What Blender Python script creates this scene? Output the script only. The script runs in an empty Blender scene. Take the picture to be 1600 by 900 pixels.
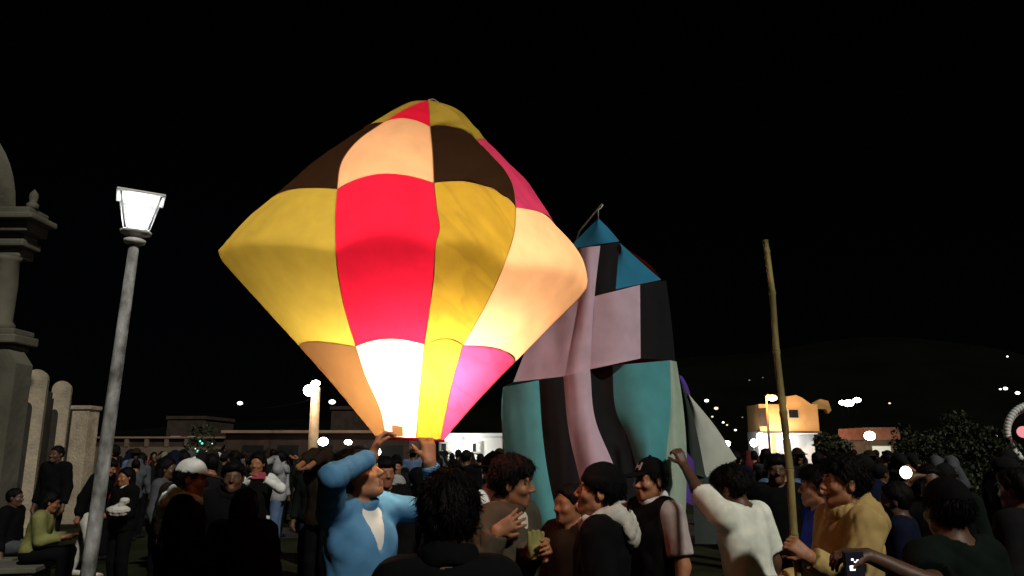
import bpy, bmesh, math, random
import numpy as np
from mathutils import Vector, Matrix, noise as mnoise

random.seed(7)
rng = np.random.default_rng(11)
R = math.radians
SC = bpy.context.scene
COL = SC.collection

# ------------------------------------------------------------------ camera
CAMZ = 1.72
PITCH = R(12.13)
FPX = 1186.0                      # focal length in pixels of the 1600 px wide picture
cam_d = bpy.data.cameras.new('camera')
cam_d.sensor_width = 36.0
cam_d.lens = 36.0 * FPX / 1600.0
cam_d.clip_start = 0.05
cam_d.clip_end = 2000.0
cam = bpy.data.objects.new('camera', cam_d)
cam.location = (0, 0, CAMZ)
cam.rotation_euler = (R(90) + PITCH, 0, 0)
COL.objects.link(cam)
SC.camera = cam

# ------------------------------------------------------------------ sky and sun
SUN_ELEV, SUN_AZ = R(41), R(-33)   # the light comes from behind the camera, over its right shoulder
world = bpy.data.worlds.new('World')
SC.world = world
world.use_nodes = True
wn = world.node_tree.nodes
wl = world.node_tree.links
wn.clear()
sky = wn.new('ShaderNodeTexSky')
sky.sky_type = 'NISHITA'
sky.sun_disc = False
sky.sun_elevation = SUN_ELEV
sky.sun_rotation = math.pi + SUN_AZ
bg = wn.new('ShaderNodeBackground')
bg.inputs['Strength'].default_value = 0.00012
wo = wn.new('ShaderNodeOutputWorld')
wl.new(sky.outputs['Color'], bg.inputs['Color'])
wl.new(bg.outputs['Background'], wo.inputs['Surface'])

sun_d = bpy.data.lights.new('sun', 'SUN')
sun_d.energy = 1.9
sun_d.angle = R(2.0)
sun_d.color = (1.0, 0.97, 0.86)
sun = bpy.data.objects.new('sun', sun_d)
sd = Vector((-math.sin(SUN_AZ) * math.cos(SUN_ELEV), -math.cos(SUN_AZ) * math.cos(SUN_ELEV), math.sin(SUN_ELEV)))
sun.rotation_euler = sd.to_track_quat('Z', 'Y').to_euler()
sun.location = sd * 30
COL.objects.link(sun)

vs = SC.view_settings
vs.view_transform = 'Standard'
vs.look = 'None'
vs.exposure = 0.0
vs.gamma = 1.0
vs.use_curve_mapping = False
SC.cycles.use_denoising = True
SC.cycles.max_bounces = 8
SC.cycles.diffuse_bounces = 5
SC.cycles.transmission_bounces = 6
SC.cycles.sample_clamp_indirect = 4.0
SC.cycles.caustics_reflective = False
SC.cycles.caustics_refractive = False

_sp, _cp = math.sin(PITCH), math.cos(PITCH)
def P(px, py, Y):
    """the world point at depth Y behind picture point (px, py) of the 1600 x 900 photograph"""
    u = (px - 800.0) / FPX
    v = (450.0 - py) / FPX
    s = Y / (_cp - v * _sp)
    return Vector((u * s, Y, CAMZ + s * (_sp + v * _cp)))

# ------------------------------------------------------------------ materials
MATS = {}
def _new(name):
    m = bpy.data.materials.new(name)
    m.use_nodes = True
    nt = m.node_tree
    nt.nodes.clear()
    out = nt.nodes.new('ShaderNodeOutputMaterial')
    MATS[name] = m
    return m, nt, out

def surf(name, col, rough=0.8, var=0.25, scale=8.0, bump=0.3, bscale=60.0, spec=0.3, metal=0.0, stretch=None, col2=None, dist=0.01, ridged=False):
    if name in MATS: return MATS[name]
    m, nt, out = _new(name)
    b = nt.nodes.new('ShaderNodeBsdfPrincipled')
    b.inputs['Roughness'].default_value = rough
    b.inputs['Specular IOR Level'].default_value = spec
    b.inputs['Metallic'].default_value = metal
    tc = nt.nodes.new('ShaderNodeTexCoord')
    src = tc.outputs['Object']
    if stretch:
        mp = nt.nodes.new('ShaderNodeMapping')
        mp.inputs['Scale'].default_value = stretch
        nt.links.new(src, mp.inputs['Vector'])
        src = mp.outputs['Vector']
    n = nt.nodes.new('ShaderNodeTexNoise')
    n.inputs['Scale'].default_value = scale
    n.inputs['Detail'].default_value = 5.0
    nt.links.new(src, n.inputs['Vector'])
    r = nt.nodes.new('ShaderNodeValToRGB')
    c2 = col2 or tuple(c * (1 - var) for c in col)
    c1 = col if col2 else tuple(min(1, c * (1 + var * 0.6)) for c in col)
    r.color_ramp.elements[0].color = (*c2, 1)
    r.color_ramp.elements[1].color = (*c1, 1)
    r.color_ramp.elements[0].position = 0.33
    r.color_ramp.elements[1].position = 0.68
    nt.links.new(n.outputs['Fac'], r.inputs['Fac'])
    nt.links.new(r.outputs['Color'], b.inputs['Base Color'])
    if bump:
        n2 = nt.nodes.new('ShaderNodeTexNoise')
        n2.inputs['Scale'].default_value = bscale
        n2.inputs['Detail'].default_value = 4.0
        if ridged:
            n2.noise_type = 'RIDGED_MULTIFRACTAL'; n2.inputs['Detail'].default_value = 2.5; n2.inputs['Distortion'].default_value = 0.5
        nt.links.new(src, n2.inputs['Vector'])
        bp = nt.nodes.new('ShaderNodeBump')
        bp.inputs['Strength'].default_value = bump
        bp.inputs['Distance'].default_value = dist
        nt.links.new(n2.outputs['Fac'], bp.inputs['Height'])
        nt.links.new(bp.outputs['Normal'], b.inputs['Normal'])
    nt.links.new(b.outputs['BSDF'], out.inputs['Surface'])
    return m

def cloth(name, col, rough=0.92):
    return surf('cloth_' + name, col, rough=rough, var=0.22, scale=9, bump=0.55, bscale=4.2, spec=0.08, dist=0.012, ridged=True)

def skin(name, col):
    return surf('skin_' + name, col, rough=0.5, var=0.14, scale=22, bump=0.12, bscale=160, spec=0.35, dist=0.004)

def glow(name, col, strength):
    if name in MATS: return MATS[name]
    m, nt, out = _new(name)
    e = nt.nodes.new('ShaderNodeEmission')
    e.inputs['Color'].default_value = (*col, 1)
    e.inputs['Strength'].default_value = strength
    nt.links.new(e.outputs['Emission'], out.inputs['Surface'])
    return m

def paper(name, col, trans=0.5, var=0.08, fold=0.0, ang=0.0):
    """thin tissue paper: light comes through it"""
    key = 'paper_' + name
    if key in MATS: return MATS[key]
    m, nt, out = _new(key)
    tc = nt.nodes.new('ShaderNodeTexCoord')
    n = nt.nodes.new('ShaderNodeTexNoise')
    n.inputs['Scale'].default_value = 9.0
    n.inputs['Detail'].default_value = 6.0
    nt.links.new(tc.outputs['Object'], n.inputs['Vector'])
    r = nt.nodes.new('ShaderNodeValToRGB')
    r.color_ramp.elements[0].color = (*[c * (1 - var) for c in col], 1)
    r.color_ramp.elements[1].color = (*[min(1, c * (1 + var)) for c in col], 1)
    r.color_ramp.elements[0].position = 0.3
    r.color_ramp.elements[1].position = 0.7
    nt.links.new(n.outputs['Fac'], r.inputs['Fac'])
    n2 = nt.nodes.new('ShaderNodeTexNoise')
    n2.noise_type = 'RIDGED_MULTIFRACTAL'
    n2.inputs['Scale'].default_value = 3.2
    n2.inputs['Detail'].default_value = 3.0
    n2.inputs['Distortion'].default_value = 0.4
    nt.links.new(tc.outputs['Object'], n2.inputs['Vector'])
    bp = nt.nodes.new('ShaderNodeBump')
    bp.inputs['Strength'].default_value = 0.5
    bp.inputs['Distance'].default_value = 0.018
    nt.links.new(n2.outputs['Fac'], bp.inputs['Height'])
    colout = r.outputs['Color']
    if fold:                                        # crease shading painted into the colour as darker streaks
        rt = nt.nodes.new('ShaderNodeMapping'); rt.inputs['Rotation'].default_value = (0, ang, 0)
        nt.links.new(tc.outputs['Object'], rt.inputs['Vector'])
        mp = nt.nodes.new('ShaderNodeMapping'); mp.inputs['Scale'].default_value = (5.0, 2.0, 0.7)
        nt.links.new(rt.outputs['Vector'], mp.inputs['Vector'])
        n3 = nt.nodes.new('ShaderNodeTexNoise'); n3.inputs['Scale'].default_value = 1.5; n3.inputs['Detail'].default_value = 2.0; n3.inputs['Distortion'].default_value = 0.15
        nt.links.new(mp.outputs['Vector'], n3.inputs['Vector'])
        r3 = nt.nodes.new('ShaderNodeValToRGB')
        e = r3.color_ramp.elements
        e[0].position, e[1].position = 0.46, 0.60
        e[0].color = e[1].color = (1, 1, 1, 1)
        m_ = e.new(0.503); m_.color = (1 - fold, 1 - fold, 1 - fold, 1)
        nt.links.new(n3.outputs['Fac'], r3.inputs['Fac'])
        mul = nt.nodes.new('ShaderNodeMixRGB'); mul.blend_type = 'MULTIPLY'; mul.inputs['Fac'].default_value = 1.0
        nt.links.new(r.outputs['Color'], mul.inputs[1]); nt.links.new(r3.outputs['Color'], mul.inputs[2])
        colout = mul.outputs['Color']
    d = nt.nodes.new('ShaderNodeBsdfDiffuse')
    t = nt.nodes.new('ShaderNodeBsdfTranslucent')
    for k in (d, t):
        nt.links.new(colout, k.inputs['Color'])
        nt.links.new(bp.outputs['Normal'], k.inputs['Normal'])
    mx = nt.nodes.new('ShaderNodeMixShader')
    mx.inputs['Fac'].default_value = trans
    nt.links.new(d.outputs['BSDF'], mx.inputs[1])
    nt.links.new(t.outputs['BSDF'], mx.inputs[2])
    nt.links.new(mx.outputs['Shader'], out.inputs['Surface'])
    return m

def glass(name):
    if name in MATS: return MATS[name]
    m, nt, out = _new(name)
    b = nt.nodes.new('ShaderNodeBsdfPrincipled')
    b.inputs['Base Color'].default_value = (0.85, 0.87, 0.88, 1)
    b.inputs['Roughness'].default_value = 0.4
    t = nt.nodes.new('ShaderNodeBsdfTranslucent')
    t.inputs['Color'].default_value = (0.5, 0.52, 0.52, 1)
    tr = nt.nodes.new('ShaderNodeBsdfTransparent')
    m1 = nt.nodes.new('ShaderNodeMixShader'); m1.inputs['Fac'].default_value = 0.75
    m2 = nt.nodes.new('ShaderNodeMixShader'); m2.inputs['Fac'].default_value = 0.72
    nt.links.new(b.outputs['BSDF'], m1.inputs[1]); nt.links.new(t.outputs['BSDF'], m1.inputs[2])
    nt.links.new(m1.outputs['Shader'], m2.inputs[1]); nt.links.new(tr.outputs['BSDF'], m2.inputs[2])
    nt.links.new(m2.outputs['Shader'], out.inputs['Surface'])
    return m

# ------------------------------------------------------------------ objects
def tag(o, label=None, cat=None, group=None, kind=None):
    if label: o['label'] = label
    if cat: o['category'] = cat
    if group: o['group'] = group
    if kind: o['kind'] = kind
    return o

def empty(name, loc=(0, 0, 0), rz=0.0):
    o = bpy.data.objects.new(name, None)
    o.empty_display_size = 0.1
    o.location = loc
    o.rotation_euler = (0, 0, rz)
    COL.objects.link(o)
    return o

def obj(name, mesh, mat=None, parent=None, smooth=False):
    if isinstance(mesh, bmesh.types.BMesh):
        me = bpy.data.meshes.new(name)
        mesh.to_mesh(me)
        mesh.free()
        mesh = me
    if mat is not None and len(mesh.materials) == 0:
        for mm in (mat if isinstance(mat, (list, tuple)) else [mat]):
            mesh.materials.append(mm)
    if smooth:
        mesh.polygons.foreach_set('use_smooth', [True] * len(mesh.polygons))
    o = bpy.data.objects.new(name, mesh)
    COL.objects.link(o)
    if parent is not None: o.parent = parent
    return o

def mesh_np(name, V, Fq):
    me = bpy.data.meshes.new(name)
    me.from_pydata([tuple(v) for v in V] if not isinstance(V, np.ndarray) else V.tolist(), [], Fq if not isinstance(Fq, np.ndarray) else Fq.tolist())
    me.update()
    return me

def copy_tree(o, parent=None):
    c = o.copy()
    COL.objects.link(c)
    c.parent = parent
    for ch in list(o.children): copy_tree(ch, c)
    return c

def bm_box(bm, lo, hi, bevel=0.0):
    r = bmesh.ops.create_cube(bm, size=1.0)
    lo, hi = Vector(lo), Vector(hi)
    c, s = (lo + hi) / 2, hi - lo
    for v in r['verts']:
        v.co = Vector((v.co.x * s.x, v.co.y * s.y, v.co.z * s.z)) + c
    if bevel:
        es = list({e for v in r['verts'] for e in v.link_edges})
        bmesh.ops.bevel(bm, geom=es, offset=bevel, segments=2, affect='EDGES', profile=0.6)
    return bm

def box(name, lo, hi, mat, parent=None, bevel=0.0):
    return obj(name, bm_box(bmesh.new(), lo, hi, bevel), mat, parent)

def tube_mesh(name, pts, radii, seg=10, cap=True):
    pts = [Vector(p) for p in pts]
    if not hasattr(radii, '__len__'): radii = [radii] * len(pts)
    V, Fq = [], []
    up = Vector((0, 0, 1))
    t0 = (pts[1] - pts[0]).normalized()
    if abs(t0.dot(up)) > 0.95: up = Vector((1, 0, 0))
    nrm = (up - t0 * up.dot(t0)).normalized()
    for i, p in enumerate(pts):
        t = (pts[min(i + 1, len(pts) - 1)] - pts[max(i - 1, 0)])
        if t.length < 1e-9: t = t0.copy()
        t.normalize()
        nrm = (nrm - t * nrm.dot(t))
        nrm.normalize()
        bn = t.cross(nrm)
        for k in range(seg):
            a = 2 * math.pi * k / seg
            V.append(p + (nrm * math.cos(a) + bn * math.sin(a)) * radii[i])
    for i in range(len(pts) - 1):
        for k in range(seg):
            k2 = (k + 1) % seg
            Fq.append((i * seg + k, i * seg + k2, (i + 1) * seg + k2, (i + 1) * seg + k))
    if cap:
        Fq.append(tuple(range(seg - 1, -1, -1)))
        Fq.append(tuple((len(pts) - 1) * seg + k for k in range(seg)))
    return mesh_np(name, [tuple(v) for v in V], Fq)

def tube(name, pts, radii, mat, parent=None, seg=10):
    return obj(name, tube_mesh(name, pts, radii, seg), mat, parent, smooth=True)

def lathe(name, prof, mat, parent=None, seg=24, smooth=True, phase=0.0):
    """prof: list of (radius, z)"""
    V, Fq = [], []
    for r_, z in prof:
        for k in range(seg):
            a = 2 * math.pi * k / seg + phase
            V.append((r_ * math.cos(a), r_ * math.sin(a), z))
    for i in range(len(prof) - 1):
        for k in range(seg):
            k2 = (k + 1) % seg
            Fq.append((i * seg + k, i * seg + k2, (i + 1) * seg + k2, (i + 1) * seg + k))
    if prof[0][0] > 1e-6: Fq.append(tuple(range(seg - 1, -1, -1)))
    if prof[-1][0] > 1e-6: Fq.append(tuple((len(prof) - 1) * seg + k for k in range(seg)))
    return obj(name, mesh_np(name, V, Fq), mat, parent, smooth=smooth)

def ball(name, loc, r, mat, parent=None, seg=12, scale=(1, 1, 1)):
    bm = bmesh.new()
    bmesh.ops.create_uvsphere(bm, u_segments=seg, v_segments=max(6, seg // 2 + 2), radius=r)
    for v in bm.verts: v.co = Vector((v.co.x * scale[0], v.co.y * scale[1], v.co.z * scale[2])) + Vector(loc)
    return obj(name, bm, mat, parent, smooth=True)

def prism(name, outline, d0, d1, mat, parent=None, axis='y'):
    """outline (a, z) extruded along the axis from d0 to d1"""
    n = len(outline)
    V = []
    for d in (d0, d1):
        for a, z in outline:
            V.append((a, d, z) if axis == 'y' else (d, a, z))
    Fq = [tuple(range(n)), tuple(range(2 * n - 1, n - 1, -1))]
    for k in range(n):
        k2 = (k + 1) % n
        Fq.append((k, k + n, k2 + n, k2))
    me = mesh_np(name, V, Fq)
    bm = bmesh.new(); bm.from_mesh(me); bmesh.ops.recalc_face_normals(bm, faces=bm.faces); bm.to_mesh(me); bm.free()
    return obj(name, me, mat, parent)

def point_light(name, loc, power, col, radius, parent=None):
    d = bpy.data.lights.new(name, 'POINT')
    d.energy = power
    d.color = col
    d.shadow_soft_size = radius
    o = bpy.data.objects.new(name, d)
    o.location = loc
    COL.objects.link(o)
    if parent is not None: o.parent = parent
    return o
# ------------------------------------------------------------------ people: distance fields meshed as one surface
class Field:
    def __init__(self, xs, ys, zs):
        self.c = [np.asarray(a, dtype=np.float32) for a in (xs, ys, zs)]
        self.F = np.full([len(a) for a in self.c], 1.0, dtype=np.float32)
    def _sub(self, lo, hi):
        sl = []
        for a, l, h in zip(self.c, lo, hi):
            i = max(0, int(np.searchsorted(a, l)) - 1)
            j = min(len(a), int(np.searchsorted(a, h)) + 1)
            if j <= i: return None
            sl.append(slice(i, j))
        X = self.c[0][sl[0]][:, None, None]
        Y = self.c[1][sl[1]][None, :, None]
        Z = self.c[2][sl[2]][None, None, :]
        return tuple(sl), X, Y, Z
    def _mix(self, sl, d, k, sub):
        A = self.F[sl]
        if sub:
            A, d = -A, d
        if k > 1e-5:
            h = np.clip(0.5 + 0.5 * (d - A) / k, 0, 1)
            res = d * (1 - h) + A * h - k * h * (1 - h)
        else:
            res = np.minimum(A, d)
        self.F[sl] = -res if sub else res
    def cone(self, a, b, ra, rb, k=0.02, sub=False, flat=None, wr=None):
        a, b = np.array(a, float), np.array(b, float)
        m = max(ra, rb) + k + 0.03
        s = self._sub(np.minimum(a, b) - m, np.maximum(a, b) + m)
        if s is None: return
        sl, X, Y, Z = s
        ba = b - a
        L2 = max(1e-9, float(ba @ ba))
        dx, dy, dz = X - a[0], Y - a[1], Z - a[2]
        t = (dx * ba[0] + dy * ba[1] + dz * ba[2]) / L2
        tc = np.clip(t, 0, 1)
        d = np.sqrt((dx - tc * ba[0]) ** 2 + (dy - tc * ba[1]) ** 2 + (dz - tc * ba[2]) ** 2) - (ra + (rb - ra) * tc)
        if flat is not None:                       # cut square at the far end
            d = np.maximum(d, (t - 1) * math.sqrt(L2) - flat)
        if wr is not None: d = d + wr(X, Y, Z)
        self._mix(sl, d, k, sub)
    def ell(self, c, r, Rm=None, k=0.02, sub=False, wr=None):
        c, r = np.array(c, float), np.array(r, float)
        m = float(max(r)) + k + 0.03
        s = self._sub(c - m, c + m)
        if s is None: return
        sl, X, Y, Z = s
        dx, dy, dz = X - c[0], Y - c[1], Z - c[2]
        if Rm is not None:
            Rm = np.array(Rm, float)
            qx = Rm[0, 0] * dx + Rm[1, 0] * dy + Rm[2, 0] * dz
            qy = Rm[0, 1] * dx + Rm[1, 1] * dy + Rm[2, 1] * dz
            qz = Rm[0, 2] * dx + Rm[1, 2] * dy + Rm[2, 2] * dz
        else: qx, qy, qz = dx, dy, dz
        k0 = np.sqrt((qx / r[0]) ** 2 + (qy / r[1]) ** 2 + (qz / r[2]) ** 2)
        k1 = np.sqrt((qx / r[0] ** 2) ** 2 + (qy / r[1] ** 2) ** 2 + (qz / r[2] ** 2) ** 2) + 1e-6
        d = k0 * (k0 - 1) / k1
        if wr is not None: d = d + wr(X, Y, Z)
        self._mix(sl, d.astype(np.float32), k, sub)
    def torus(self, c, Rad, r, Rm, k=0.01, squash=1.0, wr=None):
        c = np.array(c, float)
        m = Rad + r + k + 0.03
        s = self._sub(c - m, c + m)
        if s is None: return
        sl, X, Y, Z = s
        Rm = np.array(Rm, float)
        dx, dy, dz = X - c[0], Y - c[1], Z - c[2]
        qx = Rm[0, 0] * dx + Rm[1, 0] * dy + Rm[2, 0] * dz
        qy = Rm[0, 1] * dx + Rm[1, 1] * dy + Rm[2, 1] * dz
        qz = Rm[0, 2] * dx + Rm[1, 2] * dy + Rm[2, 2] * dz
        d = np.sqrt((np.sqrt(qx ** 2 + qy ** 2) - Rad) ** 2 + (qz * squash) ** 2) - r
        if wr is not None: d = d + wr(X, Y, Z)
        self._mix(sl, d, k, False)
    def plane(self, n, p):
        """keep the side where (x - p).n < 0"""
        X, Y, Z = self.c[0][:, None, None], self.c[1][None, :, None], self.c[2][None, None, :]
        d = (X - p[0]) * n[0] + (Y - p[1]) * n[1] + (Z - p[2]) * n[2]
        self.F = np.maximum(self.F, d)
    def mesh(self):
        F = self.F; xs, ys, zs = self.c
        for ax in range(3):                        # close at the border
            ix = [slice(None)] * 3
            for e in (0, -1):
                ix[ax] = e
                F[tuple(ix)] = np.maximum(F[tuple(ix)], 0.01)
        S = F < 0
        cnt = np.zeros([n - 1 for n in F.shape], dtype=np.int8)
        for i in (0, 1):
            for j in (0, 1):
                for k in (0, 1):
                    cnt += S[i:F.shape[0] - 1 + i, j:F.shape[1] - 1 + j, k:F.shape[2] - 1 + k]
        act = (cnt > 0) & (cnt < 8)
        I, J, K = np.nonzero(act)
        idx = np.full(act.shape, -1, dtype=np.int64)
        idx[I, J, K] = np.arange(len(I))
        acc = np.zeros((len(I), 3)); num = np.zeros(len(I))
        cor = [(i, j, k) for i in (0, 1) for j in (0, 1) for k in (0, 1)]
        for a in cor:
            for ax in range(3):
                if a[ax] == 1: continue
                b = list(a); b[ax] = 1
                fa = F[I + a[0], J + a[1], K + a[2]]; fb = F[I + b[0], J + b[1], K + b[2]]
                m = (fa < 0) != (fb < 0)
                t = np.where(m, fa / np.where(m, fa - fb, 1), 0)
                pa = np.stack([xs[I + a[0]], ys[J + a[1]], zs[K + a[2]]], 1)
                pb = np.stack([xs[I + b[0]], ys[J + b[1]], zs[K + b[2]]], 1)
                acc += np.where(m[:, None], pa + (pb - pa) * t[:, None], 0)
                num += m
        V = acc / num[:, None]
        Q = []
        def quads(i, j, k, o1, o2, flip):
            a = idx[i, j, k]; b = idx[i - o1[0], j - o1[1], k - o1[2]]
            c = idx[i - o1[0] - o2[0], j - o1[1] - o2[1], k - o1[2] - o2[2]]; d = idx[i - o2[0], j - o2[1], k - o2[2]]
            q = np.stack([a, b, c, d], 1)
            q[flip] = q[flip][:, ::-1]
            Q.append(q[(q >= 0).all(1)])
        m = S[:-1, 1:-1, 1:-1] != S[1:, 1:-1, 1:-1]
        i, j, k = np.nonzero(m); quads(i, j + 1, k + 1, (0, 1, 0), (0, 0, 1), ~S[:-1, 1:-1, 1:-1][m])
        m = S[1:-1, :-1, 1:-1] != S[1:-1, 1:, 1:-1]
        i, j, k = np.nonzero(m); quads(i + 1, j, k + 1, (0, 0, 1), (1, 0, 0), ~S[1:-1, :-1, 1:-1][m])
        m = S[1:-1, 1:-1, :-1] != S[1:-1, 1:-1, 1:]
        i, j, k = np.nonzero(m); quads(i + 1, j + 1, k, (1, 0, 0), (0, 1, 0), ~S[1:-1, 1:-1, :-1][m])
        return V, np.concatenate(Q) if Q else np.zeros((0, 4), int)

def axis_grid(lo, hi, coarse, fine_ranges, fine):
    out, x = [], lo
    while x < hi + coarse:
        out.append(x)
        f = any(a - coarse * 0.5 <= x <= b for a, b in fine_ranges)
        x += fine if f else coarse
    return np.array(out)

def fast_mesh(name, V, Q):
    me = bpy.data.meshes.new(name)
    n, q = len(V), len(Q)
    me.vertices.add(n); me.vertices.foreach_set('co', V.astype(np.float32).ravel())
    me.loops.add(4 * q); me.loops.foreach_set('vertex_index', Q.astype(np.int32).ravel())
    me.polygons.add(q)
    me.polygons.foreach_set('loop_start', np.arange(0, 4 * q, 4, dtype=np.int32))
    me.polygons.foreach_set('use_smooth', np.ones(q, dtype=bool))
    me.update(calc_edges=True)
    me.validate()
    return me

def wrinkle(amp, seed, f=38.0, vert=1.0):
    r = np.random.default_rng(seed)
    D = r.normal(size=(4, 3)); D /= np.linalg.norm(D, axis=1)[:, None]
    D[:, 2] *= vert
    ph = r.uniform(0, 6.28, 4); fr = f * np.array([0.55, 0.9, 1.35, 1.9])
    def w(X, Y, Z):
        s = 0
        wx = 0.03 * np.sin(9 * Z + ph[0]) + 0.02 * np.sin(13 * X + ph[1])
        for i in range(4):
            v = np.sin(fr[i] * (D[i, 0] * (X + wx) + D[i, 1] * (Y + wx) + D[i, 2] * (Z + wx)) + ph[i])
            s = s + (1 - np.abs(v)) ** 1.7 * (0.9 / (1 + 0.4 * i))
        return (amp * (s - 0.8)).astype(np.float32)
    return w

def rotm(yaw=0, pitch=0, roll=0):
    """turn left, tip the face up, lean towards the right shoulder (degrees)"""
    return np.array((Matrix.Rotation(R(yaw), 3, 'Z') @ Matrix.Rotation(R(pitch), 3, 'X') @ Matrix.Rotation(R(roll), 3, 'Y')))

EYE_ME = {}
def unit(v):
    v = np.array(v, float); return v / max(1e-9, np.linalg.norm(v))

def hand_prims(w, d, n, side_t, curl, sc=1.0, spread=0.0):
    """w wrist, d along the hand, n towards the palm side, side_t towards the thumb"""
    d = unit(d); n = unit(n - d * np.dot(n, d)); t = unit(side_t - d * np.dot(side_t, d) - n * np.dot(side_t, n))
    pr = []
    for s in (-0.026, -0.009, 0.009, 0.026):
        pr.append((w + t * s * 0.55 * sc, w + d * 0.082 * sc + t * s * sc, 0.019 * sc, 0.0145 * sc, 0.012))
    L = [(-0.030, 0.066), (-0.0105, 0.082), (0.0105, 0.088), (0.031, 0.078)]   # little to index
    for i, (s, ln) in enumerate(L):
        p = w + d * (0.088 * sc) + t * (s * sc)
        dd = unit(d + t * spread * (s / 0.03))
        ang = 0.0
        for q, fr in enumerate((0.46, 0.30, 0.24)):
            ang += curl * (1.0, 1.15, 0.8)[q] * (1 + 0.08 * (i - 1.5))
            v = dd * math.cos(ang) + n * math.sin(ang)
            p2 = p + v * (ln * fr * sc)
            pr.append((p, p2, (0.0098 - 0.0008 * q) * sc, (0.0092 - 0.0009 * q) * sc, 0.005))
            p = p2
    p = w + d * 0.022 * sc + t * 0.028 * sc
    v1 = unit(d * 0.72 + t * 0.62 + n * (0.15 + 0.25 * curl)); v2 = unit(d * 0.8 + t * 0.25 + n * (0.3 + 0.45 * curl))
    pr.append((p - t * 0.012 * sc, p + v1 * 0.038 * sc, 0.016 * sc, 0.0115 * sc, 0.01))
    p2 = p + v1 * 0.038 * sc
    pr.append((p2, p2 + v2 * 0.03 * sc, 0.0112 * sc, 0.0098 * sc, 0.005))
    pr.append((p2 + v2 * 0.03 * sc, p2 + v2 * 0.03 * sc + unit(v2 + n * 0.3) * 0.024 * sc, 0.0098 * sc, 0.0085 * sc, 0.005))
    return pr

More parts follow.
